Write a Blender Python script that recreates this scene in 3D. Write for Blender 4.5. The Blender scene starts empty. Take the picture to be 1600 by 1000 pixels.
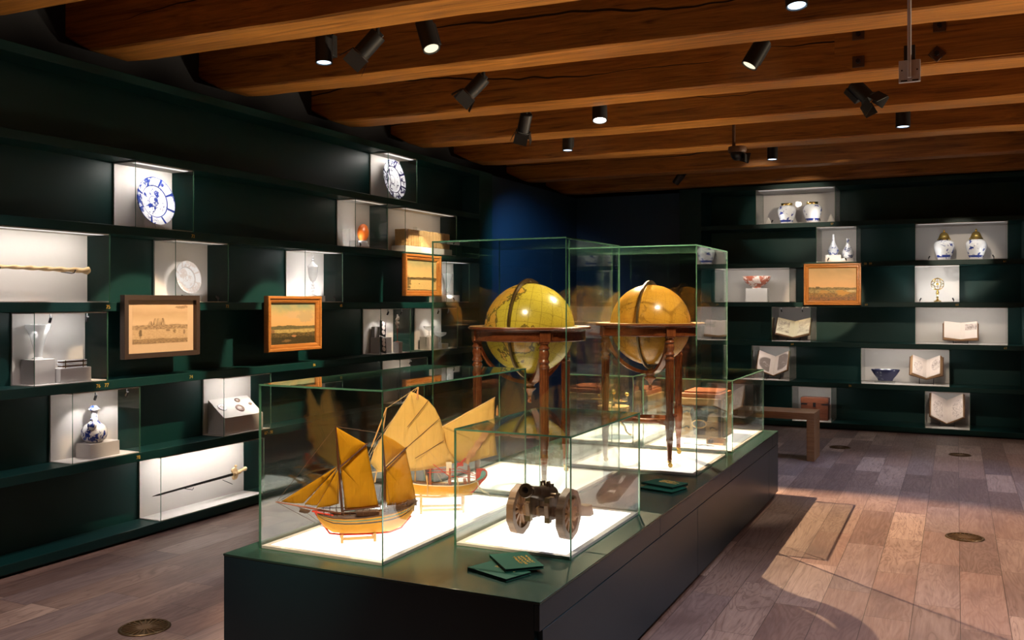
import bpy, math, random
from mathutils import Matrix, Vector, noise
PI = math.pi
R = math.radians
random.seed(7)
sc = bpy.context.scene
COL = sc.collection

# ------------------------------------------------------------------ mesh helper
class MB:
    """Collects shapes; build() links them as ONE mesh object."""
    def __init__(self):
        self.v = []; self.f = []; self.m = []; self.s = []; self.M = Matrix()
    def add(self, vs, fs, m=0, smooth=False):
        o = len(self.v)
        self.v += [tuple(self.M @ Vector(p)) for p in vs]
        for k, f in enumerate(fs):
            self.f.append([i + o for i in f]); self.m.append(m if isinstance(m, int) else m[k]); self.s.append(smooth)
        return self
    def box(self, x0, x1, y0, y1, z0, z1, m=0):
        vs = [(x0,y0,z0),(x1,y0,z0),(x1,y1,z0),(x0,y1,z0),(x0,y0,z1),(x1,y0,z1),(x1,y1,z1),(x0,y1,z1)]
        # faces: bottom, top, front(-y), right, back, left
        fs = [(3,2,1,0),(4,5,6,7),(0,1,5,4),(1,2,6,5),(2,3,7,6),(3,0,4,7)]
        return self.add(vs, fs, m)
    def prism(self, poly, a0, a1, plane='xz', m=0, caps=True):
        """poly of 2d points pushed along the missing axis from a0 to a1"""
        n = len(poly)
        def P(p, a):
            if plane == 'xz': return (p[0], a, p[1])
            if plane == 'xy': return (p[0], p[1], a)
            return (a, p[0], p[1])
        vs = [P(p, a0) for p in poly] + [P(p, a1) for p in poly]
        fs = [(i, (i+1) % n, n+(i+1) % n, n+i) for i in range(n)]
        if caps: fs += [tuple(range(n))[::-1], tuple(range(n, 2*n))]
        return self.add(vs, fs, m)
    def lathe(self, prof, n=24, m=0, c=(0,0,0), sx=1, sy=1):
        """prof: (r,z) or (r,z,mat)"""
        vs = []; fs = []; ms = []
        for p in prof:
            for k in range(n):
                a = 2*PI*k/n
                vs.append((c[0]+p[0]*math.cos(a)*sx, c[1]+p[0]*math.sin(a)*sy, c[2]+p[1]))
        for i in range(len(prof)-1):
            mm = prof[i][2] if len(prof[i]) > 2 else m
            for k in range(n):
                fs.append((i*n+k, i*n+(k+1) % n, (i+1)*n+(k+1) % n, (i+1)*n+k)); ms.append(mm)
        if prof[0][0] > 1e-6: fs.append(tuple(range(n))[::-1]); ms.append(prof[0][2] if len(prof[0]) > 2 else m)
        if prof[-1][0] > 1e-6:
            q = (len(prof)-1)*n; fs.append(tuple(range(q, q+n))); ms.append(prof[-2][2] if len(prof[-2]) > 2 else m)
        return self.add(vs, fs, ms, True)
    def path(self, pts, r, n=8, m=0, closed=False):
        pts = [Vector(p) for p in pts]; N = len(pts)
        rr = r if isinstance(r, (list, tuple)) else [r]*N
        vs = []; fs = []
        up = None
        for i, p in enumerate(pts):
            if closed: t = pts[(i+1) % N] - pts[i-1]
            else: t = pts[min(i+1, N-1)] - pts[max(i-1, 0)]
            t.normalize()
            if up is None:
                up = Vector((0,0,1)) if abs(t.z) < .9 else Vector((1,0,0))
            a = (up - t*up.dot(t)).normalized(); b = t.cross(a); up = a
            for k in range(n):
                w = 2*PI*k/n
                vs.append(p + (a*math.cos(w) + b*math.sin(w))*rr[i])
        for i in range(N if closed else N-1):
            j = (i+1) % N
            for k in range(n):
                fs.append((i*n+k, i*n+(k+1) % n, j*n+(k+1) % n, j*n+k))
        if not closed:
            fs.append(tuple(range(n))[::-1]); fs.append(tuple(range((N-1)*n, N*n)))
        return self.add(vs, fs, m, True)
    def bar(self, a, b, w, h=None, m=0):
        """square bar from a to b"""
        h = h or w
        a = Vector(a); b = Vector(b); t = (b-a).normalized()
        up = Vector((0,0,1)) if abs(t.z) < .95 else Vector((0,1,0))
        s = t.cross(up).normalized(); u = s.cross(t)
        vs = []
        for p in (a, b):
            for i, j in ((-1,-1),(1,-1),(1,1),(-1,1)): vs.append(p + s*i*w/2 + u*j*h/2)
        return self.add(vs, [(3,2,1,0),(4,5,6,7),(0,1,5,4),(1,2,6,5),(2,3,7,6),(3,0,4,7)], m)
    def sphere(self, c, r, n=16, m=0, sc_=(1,1,1)):
        prof = [(r*math.sin(PI*i/n), -r*math.cos(PI*i/n)) for i in range(n+1)]
        prof[0] = (0, -r); prof[-1] = (0, r)
        prof = [(p[0], p[1]*sc_[2]) for p in prof]
        return self.lathe(prof, 2*n if n < 24 else 64, m, c, sc_[0], sc_[1])
    def grid(self, rows, m=0, smooth=True, mrow=None):
        nr = len(rows); nc = len(rows[0])
        vs = [p for r in rows for p in r]; fs = []; ms = []
        for i in range(nr-1):
            for j in range(nc-1):
                fs.append((i*nc+j, i*nc+j+1, (i+1)*nc+j+1, (i+1)*nc+j)); ms.append(mrow[j] if mrow else m)
        return self.add(vs, fs, ms, smooth)
    def ring(self, w, h, prof, m=0):
        """mitred rectangular frame in the xz plane: prof = closed list of (inset, y)"""
        vs = []; fs = []; n = len(prof)
        for i, y in prof:
            vs += [(i,y,i),(w-i,y,i),(w-i,y,h-i),(i,y,h-i)]
        for k in range(n):
            a = k*4; b = ((k+1) % n)*4
            for e in range(4):
                fs.append((a+e, a+(e+1) % 4, b+(e+1) % 4, b+e))
        return self.add(vs, fs, m)
    def build(self, name, mats, parent=None, bevel=0, sharp=35, solid=0):
        me = bpy.data.meshes.new(name)
        vs = [Vector(v) for v in self.v]; off = Vector((0,0,0))
        if parent is None and vs:      # a top-level mesh keeps its origin at its base
            lo = [min(v[i] for v in vs) for i in range(3)]; hi = [max(v[i] for v in vs) for i in range(3)]
            off = Vector(((lo[0]+hi[0])/2, (lo[1]+hi[1])/2, lo[2])); vs = [v-off for v in vs]
        me.from_pydata([tuple(v) for v in vs], [], self.f)
        for mt in (mats if isinstance(mats, (list, tuple)) else [mats]): me.materials.append(mt)
        me.polygons.foreach_set('material_index', self.m)
        me.polygons.foreach_set('use_smooth', self.s)
        me.update()
        import bmesh
        bm = bmesh.new(); bm.from_mesh(me); bmesh.ops.recalc_face_normals(bm, faces=bm.faces)
        bm.to_mesh(me); bm.free()
        me.set_sharp_from_angle(angle=R(sharp))
        o = bpy.data.objects.new(name, me); COL.objects.link(o)
        o.location = off
        if parent: o.parent = parent
        if solid:
            q = o.modifiers.new('solid', 'SOLIDIFY'); q.thickness = solid; q.offset = 0
        if bevel:
            b = o.modifiers.new('bev', 'BEVEL'); b.width = bevel; b.segments = 2; b.limit_method = 'ANGLE'; b.angle_limit = R(40)
        return o

def tag(o, label=None, cat=None, group=None, kind=None):
    if label: o['label'] = label
    if cat: o['category'] = cat
    if group: o['group'] = group
    if kind: o['kind'] = kind
    return o
def thing(name, label, cat, loc=(0,0,0), rz=0, group=None):
    o = bpy.data.objects.new(name, None); COL.objects.link(o)
    o.empty_display_size = .05
    o.location = loc; o.rotation_euler = (0,0,rz)
    return tag(o, label, cat, group)
def copy_tree(o, parent=None):
    c = o.copy(); COL.objects.link(c)
    if parent: c.parent = parent
    for ch in list(o.children): copy_tree(ch, c)
    return c
def struct(name, mb, mats, **k):
    return tag(mb.build(name, mats, **k), kind='structure')

# ------------------------------------------------------------------ node helper
class NT:
    def __init__(self, name):
        self.mat = bpy.data.materials.new(name); self.mat.use_nodes = True
        self.t = self.mat.node_tree; self.t.nodes.clear()
        self.out = self.t.nodes.new('ShaderNodeOutputMaterial')
    def n(self, typ, ins=None, out=0, **attrs):
        nd = self.t.nodes.new(typ)
        for k, v in attrs.items(): setattr(nd, k, v)
        for k, v in (ins or {}).items():
            s = nd.inputs[k]
            if isinstance(v, bpy.types.NodeSocket): self.t.links.new(v, s)
            else: s.default_value = v
        return nd.outputs[out]
    def math(self, op, a, b=0.0, c=0.0, clamp=False):
        return self.n('ShaderNodeMath', {0:a, 1:b, 2:c}, operation=op, use_clamp=clamp)
    def mix(self, f, a, b):
        a = (*a, 1) if isinstance(a, tuple) and len(a) == 3 else a
        b = (*b, 1) if isinstance(b, tuple) and len(b) == 3 else b
        return self.n('ShaderNodeMix', {0:f, 6:a, 7:b}, 2, data_type='RGBA')
    def ramp(self, f, stops, interp='LINEAR'):
        nd = self.t.nodes.new('ShaderNodeValToRGB'); self.t.links.new(f, nd.inputs[0])
        cr = nd.color_ramp; cr.interpolation = interp
        while len(cr.elements) < len(stops): cr.elements.new(.5)
        for e, (p, c) in zip(cr.elements, stops):
            e.position = p; e.color = (*c, 1) if isinstance(c, tuple) else (c, c, c, 1)
        return nd.outputs[0]
    def coord(self, which='Object'):
        return self.n('ShaderNodeTexCoord', out={'Generated':0,'Normal':1,'UV':2,'Object':3}[which])
    def mapping(self, vec, scale=(1,1,1), loc=(0,0,0), rot=(0,0,0)):
        return self.n('ShaderNodeMapping', {'Vector':vec, 'Scale':scale, 'Location':loc, 'Rotation':rot})
    def noise(self, vec, scale=5, detail=3, rough=.5, dist=0, out=0):
        return self.n('ShaderNodeTexNoise', {'Vector':vec, 'Scale':scale, 'Detail':detail, 'Roughness':rough, 'Distortion':dist}, out)
    def sep(self, vec):
        nd = self.t.nodes.new('ShaderNodeSeparateXYZ'); self.t.links.new(vec, nd.inputs[0]); return nd.outputs
    def comb(self, x, y, z): return self.n('ShaderNodeCombineXYZ', {0:x, 1:y, 2:z})
    def bump(self, h, strength=.3, dist=.01): return self.n('ShaderNodeBump', {'Height':h, 'Strength':strength, 'Distance':dist})
    def surf(self, s): self.t.links.new(s, self.out.inputs[0]); return self.mat
    def pbr(self, col, rough=.5, metal=0, normal=None, **k):
        ins = {'Base Color': (*col, 1) if isinstance(col, tuple) else col, 'Roughness':rough, 'Metallic':metal}
        if normal is not None: ins['Normal'] = normal
        ins.update(k)
        return self.surf(self.n('ShaderNodeBsdfPrincipled', ins))

def plain(name, col, rough=.5, metal=0, vary=.12, scale=30, **k):
    q = NT(name)
    nz = q.noise(q.coord(), scale, 4)
    c = q.mix(q.math('MULTIPLY', nz, vary*2), col, tuple(x*.55 for x in col))
    return q.pbr(c, rough, metal, **k)

# ------------------------------------------------------------------ materials
M = {}
M['teal'] = plain('dark_teal_paint', (.0018,.034,.031), .46, vary=.15, scale=3, **{'Specular IOR Level':.32})
M['teal_edge'] = plain('dark_teal_edge', (.009,.045,.038), .4, vary=.1, scale=3)
M['blue_wall'] = plain('dark_blue_paint', (.008,.035,.06), .5, vary=.1, scale=2)
M['dark_wall'] = plain('black_blue_plaster', (.0025,.0035,.008), .8, vary=.3, scale=4)
M['plinth_top'] = plain('satin_green_lacquer', (.016,.046,.034), .22, vary=.12, scale=4)
M['plinth_side'] = plain('satin_black_lacquer', (.004,.028,.040), .33, vary=.2, scale=6)
M['black'] = plain('black_metal', (.012,.012,.013), .45, vary=.1)
M['black_gloss'] = plain('black_rubber', (.01,.009,.008), .3)
M['fabric'] = plain('off_white_panel', (.66,.63,.60), .85, vary=.06, scale=120)
M['grey_block'] = plain('pale_grey_block', (.50,.48,.47), .7, vary=.05, scale=60)
M['grey_block_dark'] = plain('mid_grey_block', (.30,.285,.275), .7, vary=.05, scale=60)
M['brass'] = plain('aged_brass', (.55,.36,.09), .28, 1, vary=.35, scale=40)
M['bright_brass'] = plain('polished_brass', (.85,.6,.18), .18, 1, vary=.1, scale=40)
M['dark_brass'] = plain('dark_bronze', (.13,.085,.035), .35, .8, vary=.3, scale=40)
M['gold_mark'] = plain('gold_lettering', (.75,.48,.08), .5, 0, vary=.1)
M['iron'] = plain('dark_iron', (.035,.03,.035), .45, .6, vary=.3, scale=50)
M['white_plastic'] = plain('white_plastic', (.62,.60,.64), .5, vary=.05)
M['paper'] = plain('old_paper', (.62,.53,.47), .85, vary=.12, scale=25)
M['paper_yellow'] = plain('yellowed_paper', (.50,.43,.28), .85, vary=.12, scale=25)
M['page_edge'] = plain('tan_page_edges', (.52,.30,.15), .8, vary=.3, scale=80)
M['leather'] = plain('brown_leather', (.13,.055,.025), .5, vary=.4, scale=30)
M['rope'] = plain('dark_rope', (.10,.05,.02), .8)
M['pale_rope'] = plain('pale_cord', (.62,.42,.18), .8)
M['red'] = plain('red_paint', (.62,.045,.02), .5, **{'Specular IOR Level':.15})
M['green_paint'] = plain('sage_green_paint', (.10,.20,.12), .5)
M['teal_paint'] = plain('pale_teal_paint', (.12,.36,.32), .5)
M['cream_paint'] = plain('cream_paint', (.72,.62,.45), .6)
M['orange'] = plain('orange_shell', (.80,.17,.02), .3, vary=.3, scale=18)
M['porcelain'] = plain('white_porcelain', (.74,.75,.78), .15, vary=.05)
M['green_cloth'] = plain('green_bookcloth', (.006,.075,.045), .6, vary=.1, scale=200, **{'Specular IOR Level':.12})
M['navy'] = plain('dark_page_block', (.015,.02,.035), .6)
M['medal'] = plain('dark_silver_medal', (.26,.17,.14), .35, .3, vary=.5, scale=90)
M['stone'] = plain('cast_silver', (.55,.52,.50), .35, .3, vary=.5, scale=60)

def wood(name, dark, light, axis='x', scale=1.0, rough=.45, cracks=False, bump=.15, spec=.5):
    q = NT(name)
    v = q.coord()
    st = {'x':(.35,6,6), 'y':(6,.35,6), 'z':(6,6,.35)}[axis]
    mp = q.mapping(v, tuple(s*scale for s in st))
    a = q.noise(mp, 3.2, 6, .62, 1.6)
    b = q.noise(q.mapping(mp, (.55,2.2,2.2)), 9, 4, .65)
    f = q.math('ADD', q.math('MULTIPLY', a, .62), q.math('MULTIPLY', b, .38))
    c = q.ramp(f, [(.34, dark), (.47, tuple((x*.45+y*.55) for x, y in zip(dark, light))), (.62, light)])
    h = f
    if cracks:
        # long drying cracks that wander along the grain
        rid = q.math('MULTIPLY', q.n('ShaderNodeObjectInfo', out=5), 40.)
        sx = q.sep(v); xx = q.math('ADD', sx[0], rid)
        wob = q.noise(q.comb(xx, rid, 0.), .55*scale, 4, .55)
        gate = q.noise(q.comb(xx, 7.3, rid), .45*scale, 2)
        dz = q.math('ABSOLUTE', q.math('SUBTRACT', q.math('MULTIPLY', sx[2], scale), q.math('ADD', .02, q.math('MULTIPLY', wob, .36))))
        wid = q.math('MULTIPLY', q.math('SUBTRACT', gate, .42, clamp=True), .045)
        line = q.math('LESS_THAN', dz, wid)
        c = q.mix(line, c, tuple(x*.12 for x in dark))
    return q.pbr(c, rough, normal=q.bump(h, bump, .01), **{'Specular IOR Level':spec})
M['beam'] = wood('old_pine_beam', (.15,.048,.009), (.60,.25,.043), 'x', .8, .5, True, .6)
M['boards'] = wood('ceiling_boards', (.05,.018,.006), (.12,.045,.012), 'y', .8, .7)
M['mahogany'] = wood('polished_mahogany', (.075,.016,.005), (.22,.06,.018), 'z', 2.5, .22)
M['mahogany_h'] = wood('polished_mahogany_rim', (.07,.015,.005), (.20,.052,.015), 'x', 2.5, .22)
M['oak'] = wood('oak_bench', (.22,.11,.045), (.40,.23,.10), 'x', 2, .5)
M['frame_wood'] = wood('orange_wood_frame', (.26,.09,.018), (.46,.19,.04), 'x', 3, .35)
M['dark_frame'] = plain('dark_brown_frame', (.045,.028,.020), .45)
M['chest_wood'] = wood('worn_chest_wood', (.20,.115,.045), (.42,.27,.11), 'x', 4, .55, True)
M['chest_lid'] = wood('red_chest_lid', (.22,.055,.02), (.45,.15,.06), 'x', 4, .45)
M['small_chest'] = wood('small_chest_wood', (.09,.025,.012), (.22,.07,.035), 'x', 3, .4)
M['hull'] = wood('varnished_hull', (.46,.20,.016), (.64,.31,.035), 'x', 14, .5, False, .05, .08)
M['dark_hull'] = wood('dark_deck', (.04,.016,.006), (.10,.04,.014), 'x', 12, .5)
M['mast'] = wood('dark_mast', (.045,.014,.006), (.10,.03,.012), 'z', 10, .4)
M['pale_wood'] = wood('pale_stand_wood', (.42,.22,.06), (.62,.36,.12), 'x', 10, .5)
M['red_wood'] = wood('reddish_spar', (.22,.05,.015), (.36,.10,.03), 'x', 10, .5)
M['cannon_wood'] = wood('gun_carriage_wood', (.075,.038,.016), (.17,.09,.04), 'x', 8, .5)
M['cannon_wood2'] = wood('gun_wheel_wood', (.16,.065,.02), (.34,.165,.06), 'z', 8, .45)
M['cannon_metal'] = plain('bronze_cannon', (.10,.062,.035), .3, .75, vary=.3, scale=30)
M['bamboo'] = wood('bamboo_strips', (.42,.25,.10), (.66,.45,.20), 'z', 4, .55)
M['ivory'] = wood('ivory_tusk', (.50,.28,.10), (.78,.58,.32), 'x', 5, .4)

# floor boards: planks along y
q = NT('oak_floor_planks')
v = q.coord()
mp = q.mapping(v, (1,1,1), (.07,.3,0), (0,0,R(90)))
br = q.t.nodes.new('ShaderNodeTexBrick'); q.t.links.new(mp, br.inputs['Vector'])
br.offset = .37; br.offset_frequency = 2; br.squash = 1.25; br.squash_frequency = 3
for k_, v_ in {'Color1':(.02,.02,.02,1), 'Color2':(.98,.98,.98,1), 'Mortar':(0,0,0,1), 'Scale':1.0, 'Mortar Size':.0016, 'Mortar Smooth':.1, 'Bias':0., 'Brick Width':.86, 'Row Height':.222}.items(): br.inputs[k_].default_value = v_
tone = br.outputs['Color']; mort = br.outputs['Fac']
tv = q.sep(tone)[0]
shift = q.n('ShaderNodeVectorMath', {0:v, 1:q.comb(q.math('MULTIPLY', tv, 13.), q.math('MULTIPLY', tv, 29.), 0.)}, operation='ADD')
g1 = q.noise(q.mapping(shift, (3.0,.42,1)), 2.0, 3, .5, 1.4)
fig = q.math('FRACT', q.math('MULTIPLY', g1, 11.))
fig = q.math('ABSOLUTE', q.math('SUBTRACT', fig, .5))
g2 = q.noise(q.mapping(shift, (26,1.6,1)), 3, 4, .6)
g3 = q.noise(q.mapping(shift, (1.6,.7,1)), 3, 2)
base = q.ramp(tv, [(0,(.070,.042,.036)),(.22,(.215,.130,.098)),(.42,(.115,.082,.082)),(.60,(.290,.205,.168)),(.78,(.120,.070,.053)),(1,(.42,.31,.25))])
c = q.mix(q.math('MULTIPLY', fig, .42), base, (.42,.32,.27))
fl = q.math('MULTIPLY', q.math('SUBTRACT', .13, fig, clamp=True), 6.)
c = q.mix(q.math('MULTIPLY', fl, q.math('MULTIPLY', tv, .85)), c, (.075,.045,.036))
c = q.mix(q.math('MULTIPLY', q.math('SUBTRACT', g2, .3, clamp=True), .8), c, (.095,.058,.048))
c = q.mix(q.math('SMOOTH_MIN', q.math('MULTIPLY', q.math('SUBTRACT', g3, .52, clamp=True), 3.), .7, .1), c, (.10,.062,.055))
c = q.mix(mort, c, (.03,.018,.014))
M['floor'] = q.pbr(c, q.math('ADD', .38, q.math('MULTIPLY', g2, .2)), normal=q.bump(q.math('ADD', q.math('MULTIPLY', g2, .25), q.math('SUBTRACT', 1., mort)), .12, .004))

# glass: clear where you look straight through, mirror-like at grazing angles
def glass(name, tint, f0=.045, body=0., bodycol=(.8,.8,.8), rough=.0):
    q = NT(name)
    g = q.t.nodes.new('ShaderNodeNewGeometry')
    d = q.n('ShaderNodeVectorMath', {0:g.outputs['Incoming'], 1:g.outputs['Normal']}, 1, operation='DOT_PRODUCT')
    k = q.math('POWER', q.math('SUBTRACT', 1., q.math('ABSOLUTE', d)), 5.)
    F = q.math('ADD', f0, q.math('MULTIPLY', k, 1-f0), clamp=True)
    tr = q.n('ShaderNodeBsdfTransparent', {0:(*tint,1)})
    if body:
        df = q.n('ShaderNodeBsdfDiffuse', {0:(*bodycol,1)}); tl = q.n('ShaderNodeBsdfTranslucent', {0:(*bodycol,1)})
        tr = q.n('ShaderNodeMixShader', {0:body, 1:tr, 2:q.n('ShaderNodeMixShader', {0:.4, 1:df, 2:tl})})
    gl = q.n('ShaderNodeBsdfGlossy', {'Color':(1,1,1,1), 'Roughness':rough})
    return q.surf(q.n('ShaderNodeMixShader', {0:F, 1:tr, 2:gl}))
M['glass'] = glass('case_glass', (.975,.992,.983))
M['wall_glass'] = glass('wall_case_glass', (.99,.995,.993), .010)
M['crystal'] = glass('engraved_crystal', (.93,.94,.94), .14, .50, (.96,.96,.96), .06)
M['clear'] = glass('clear_acrylic', (.93,.95,.94), .07, .06)
q = NT('green_glass_edge')
df = q.n('ShaderNodeBsdfDiffuse', {0:(.07,.19,.12,1)}); tl = q.n('ShaderNodeBsdfTranslucent', {0:(.11,.28,.18,1)})
gl = q.n('ShaderNodeBsdfGlossy', {'Color':(.7,.95,.82,1), 'Roughness':.12})
M['edge'] = q.surf(q.n('ShaderNodeMixShader', {0:.30, 1:q.n('ShaderNodeMixShader', {0:.5, 1:df, 2:tl}), 2:gl}))

def emit(name, col, st):
    q = NT(name)
    return q.surf(q.n('ShaderNodeEmission', {0:(*col,1), 1:st}))
def cloth(name, col, tl=.45, scale=1.):
    q = NT(name)
    v = q.coord()
    w = q.noise(q.mapping(v, (140,140,140)), 3, 2)
    b = q.noise(v, 9, 3)
    c = q.mix(q.math('ADD', q.math('MULTIPLY', w, .25), q.math('MULTIPLY', b, .3)), col, tuple(x*.6 for x in col))
    fold = q.noise(q.mapping(v, (16,16,5)), 1.3, 3, .5, .5)
    seam = q.math('LESS_THAN', q.math('ABSOLUTE', q.math('SUBTRACT', q.math('FRACT', q.math('MULTIPLY', q.sep(v)[0], 28.)), .5)), .016)
    c = q.mix(q.math('MULTIPLY', seam, .30), c, tuple(x*.4 for x in col))
    nb = q.bump(fold, .55, .02)
    a = q.n('ShaderNodeBsdfDiffuse', {0:c, 'Normal':nb}); t = q.n('ShaderNodeBsdfTranslucent', {0:c, 'Normal':nb})
    return q.surf(q.n('ShaderNodeMixShader', {0:tl, 1:a, 2:t}))
M['sail'] = cloth('ochre_sailcloth', (.68,.36,.022))
M['sail_pale'] = cloth('pale_sailcloth', (.86,.60,.20))
M['pink_cloth'] = cloth('peach_pennant', (.88,.52,.24))
BLUE = (.020,.045,.26); WHITE = (.74,.76,.80)
def porcelain(name, scale=22, thr=.54, seed=0., blue=BLUE, white=WHITE, low=-1., bands=()):
    """blue brushwork on white glaze; low/bands in object z (metres)"""
    q = NT(name); v = q.coord()
    vv = q.mapping(v, (1,1,1), (seed, seed*1.7, seed*.6))
    n1 = q.noise(vv, scale, 5, .62, .8); n2 = q.noise(vv, scale*.32, 2)
    f = q.math('ADD', q.math('MULTIPLY', n1, .65), q.math('MULTIPLY', n2, .42))
    m = q.math('MULTIPLY', q.math('SUBTRACT', f, thr), 22., clamp=True)
    z = q.sep(v)[2]
    for lo, hi in bands:
        bb = q.math('MULTIPLY', q.math('GREATER_THAN', z, lo), q.math('LESS_THAN', z, hi))
        m = q.math('MAXIMUM', m, q.math('MULTIPLY', bb, q.math('GREATER_THAN', n1, .40)))
    c = q.mix(m, white, blue)
    return q.pbr(c, .14)
def plate_mat(name, r, seed=0., panels=8, blue=BLUE, faint=1.0):
    """round dish facing -y: radial panels on the rim, sprays in the well"""
    q = NT(name); v = q.coord(); s = q.sep(v)
    rr = q.math('DIVIDE', q.math('SQRT', q.math('ADD', q.math('MULTIPLY', s[0], s[0]), q.math('MULTIPLY', s[2], s[2]))), r)
    an = q.math('DIVIDE', q.math('ARCTAN2', s[2], s[0]), 2*PI)
    vv = q.mapping(v, (1,1,1), (seed,0,seed*2.1))
    n1 = q.noise(vv, 5.2/r, 5, .65, .6); n2 = q.noise(vv, 1.5/r, 2)
    f = q.math('ADD', q.math('MULTIPLY', n1, .6), q.math('MULTIPLY', n2, .4))
    spray = q.math('MULTIPLY', q.math('SUBTRACT', f, .515), 25., clamp=True)
    pf = q.math('ABSOLUTE', q.math('SUBTRACT', q.math('FRACT', q.math('MULTIPLY', an, float(panels))), .5))
    rim = q.math('GREATER_THAN', rr, .68)
    bars = q.math('MULTIPLY', q.math('LESS_THAN', pf, .07), rim)
    def line(p, w): return q.math('LESS_THAN', q.math('ABSOLUTE', q.math('SUBTRACT', rr, p)), w)
    m = q.math('MAXIMUM', spray, bars)
    for p, w in ((.66,.018),(.985,.012),(.22,.012)): m = q.math('MAXIMUM', m, line(p, w))
    m = q.math('MULTIPLY', m, q.math('SUBTRACT', 1., q.math('MULTIPLY', line(.60,.035), .9)))
    c = q.mix(q.math('MULTIPLY', m, faint), WHITE, blue)
    return q.pbr(c, .15)

def blob_globe(name, sea, land, line, blobs, scale=2.3, contrast=12., ink=1., extra=()):
    """a printed globe: tinted land masses, darker coast lines, graticule, fine engraving"""
    q = NT(name); v = q.coord()
    nv = q.n('ShaderNodeVectorMath', {0:v}, operation='NORMALIZE')
    n1 = q.noise(nv, scale, 6, .58, .3); n2 = q.noise(nv, 40, 3, .6); n3 = q.noise(nv, 7, 3)
    f = q.math('SUBTRACT', q.math('MULTIPLY', n1, .9), .45)
    best = None
    for d, rad in blobs:
        dd = Vector(d).normalized()
        dt = q.n('ShaderNodeVectorMath', {0:nv, 1:tuple(dd)}, 1, operation='DOT_PRODUCT')
        e = q.math('SUBTRACT', dt, math.cos(rad))
        best = e if best is None else q.math('MAXIMUM', best, e)
    f = q.math('ADD', f, q.math('MULTIPLY', best, 1.1)) if best is not None else q.math('SUBTRACT', f, .1)
    landm = q.math('MULTIPLY', f, contrast*2, clamp=True)
    coast = q.math('LESS_THAN', q.math('ABSOLUTE', f), .024)
    s = q.sep(nv)
    lat = q.math('MULTIPLY', q.math('ARCSINE', s[2]), 12/PI)
    lon = q.math('MULTIPLY', q.math('ARCTAN2', s[1], s[0]), 12/PI)
    def gl(x, w): return q.math('LESS_THAN', q.math('ABSOLUTE', q.math('SUBTRACT', q.math('FRACT', x), .5)), w)
    grat = q.math('MAXIMUM', gl(lat, .022), gl(lon, .028))
    vor = q.n('ShaderNodeTexVoronoi', {'Vector':nv, 'Scale':11.}, 0, feature='DISTANCE_TO_EDGE')
    fine = q.math('MULTIPLY', q.math('LESS_THAN', vor, .012), q.math('GREATER_THAN', n3, .52))
    seac = q.mix(q.math('MULTIPLY', n2, .45), sea, tuple(x*.62 for x in sea))
    landc = q.mix(q.math('MULTIPLY', n3, .6), land, sea)
    c = q.mix(landm, seac, landc)
    c = q.mix(q.math('MULTIPLY', coast, .8*ink), c, line)
    c = q.mix(q.math('MULTIPLY', grat, .42*ink), c, line)
    c = q.mix(q.math('MULTIPLY', fine, .60), c, line)
    sp = q.math('MULTIPLY', q.math('SUBTRACT', q.noise(nv, 26, 5, .7), .585, clamp=True), 9., clamp=True)
    c = q.mix(q.math('MULTIPLY', sp, .65), c, line)
    return q.pbr(c, .22)

def scene_mat(name, w, h, sky, layers, mesa=(), blot=(), noise_amp=.25, rough=.5):
    """painted landscape in the local xz plane of a w x h sheet with origin at its lower left.
    sky = ramp stops over height; layers = (base, amp, freq, seed, colour_a, colour_b)"""
    q = NT(name); v = q.coord(); s = q.sep(v)
    u = q.math('DIVIDE', s[0], w); t = q.math('DIVIDE', s[2], h)
    uv = q.comb(u, 0., t)
    n = q.noise(uv, 3.2, 5, .6, .6)
    c = q.ramp(q.math('ADD', t, q.math('MULTIPLY', q.math('SUBTRACT', n, .5), noise_amp*2)), sky)
    det = q.noise(q.mapping(uv, (9,1,16)), 2.2, 5, .7)
    wm = q.noise(q.mapping(uv, (14,1,6)), 1.4, 5, .7)
    for uc, ru, tb, tt, sl, ca, cb in mesa:
        tw = q.math('ADD', t, q.math('MULTIPLY', q.math('SUBTRACT', wm, .5), .09))
        side = q.math('ADD', ru, q.math('MULTIPLY', q.math('SUBTRACT', tt, t), sl))
        m = q.math('MULTIPLY', q.math('LESS_THAN', tw, tt), q.math('LESS_THAN', q.math('ABSOLUTE', q.math('SUBTRACT', u, uc)), side))
        m = q.math('MULTIPLY', m, q.math('GREATER_THAN', t, tb))
        sh = q.math('MULTIPLY', q.math('SUBTRACT', q.noise(q.mapping(uv, (26,1,3)), 1.5, 4, .7), .45, clamp=True), 6., clamp=True)
        c = q.mix(m, c, q.mix(sh, ca, cb))
    for base, amp, freq, seed, ca, cb in layers:
        hn = q.noise(q.comb(q.math('ADD', q.math('MULTIPLY', u, freq), seed), seed, 0.), 1., 4, .6)
        m = q.math('LESS_THAN', t, q.math('ADD', base, q.math('MULTIPLY', q.math('SUBTRACT', hn, .5), amp)))
        cc = q.mix(q.math('MULTIPLY', q.math('SUBTRACT', det, .42, clamp=True), 5., clamp=True), ca, cb)
        c = q.mix(m, c, cc)
    wob = q.noise(q.mapping(uv, (7,1,9)), 1.6, 5, .65)
    for bu, bt, ru, rt, col in blot:
        du = q.math('DIVIDE', q.math('SUBTRACT', u, bu), ru); dt = q.math('DIVIDE', q.math('SUBTRACT', t, bt), rt)
        d = q.math('ADD', q.math('ADD', q.math('MULTIPLY', du, du), q.math('MULTIPLY', dt, dt)), q.math('MULTIPLY', q.math('SUBTRACT', wob, .5), 4.2))
        c = q.mix(q.math('MULTIPLY', q.math('MULTIPLY', q.math('SUBTRACT', 1., d), 2.2, clamp=True), .85), c, col)
    return q.pbr(c, rough)

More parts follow.
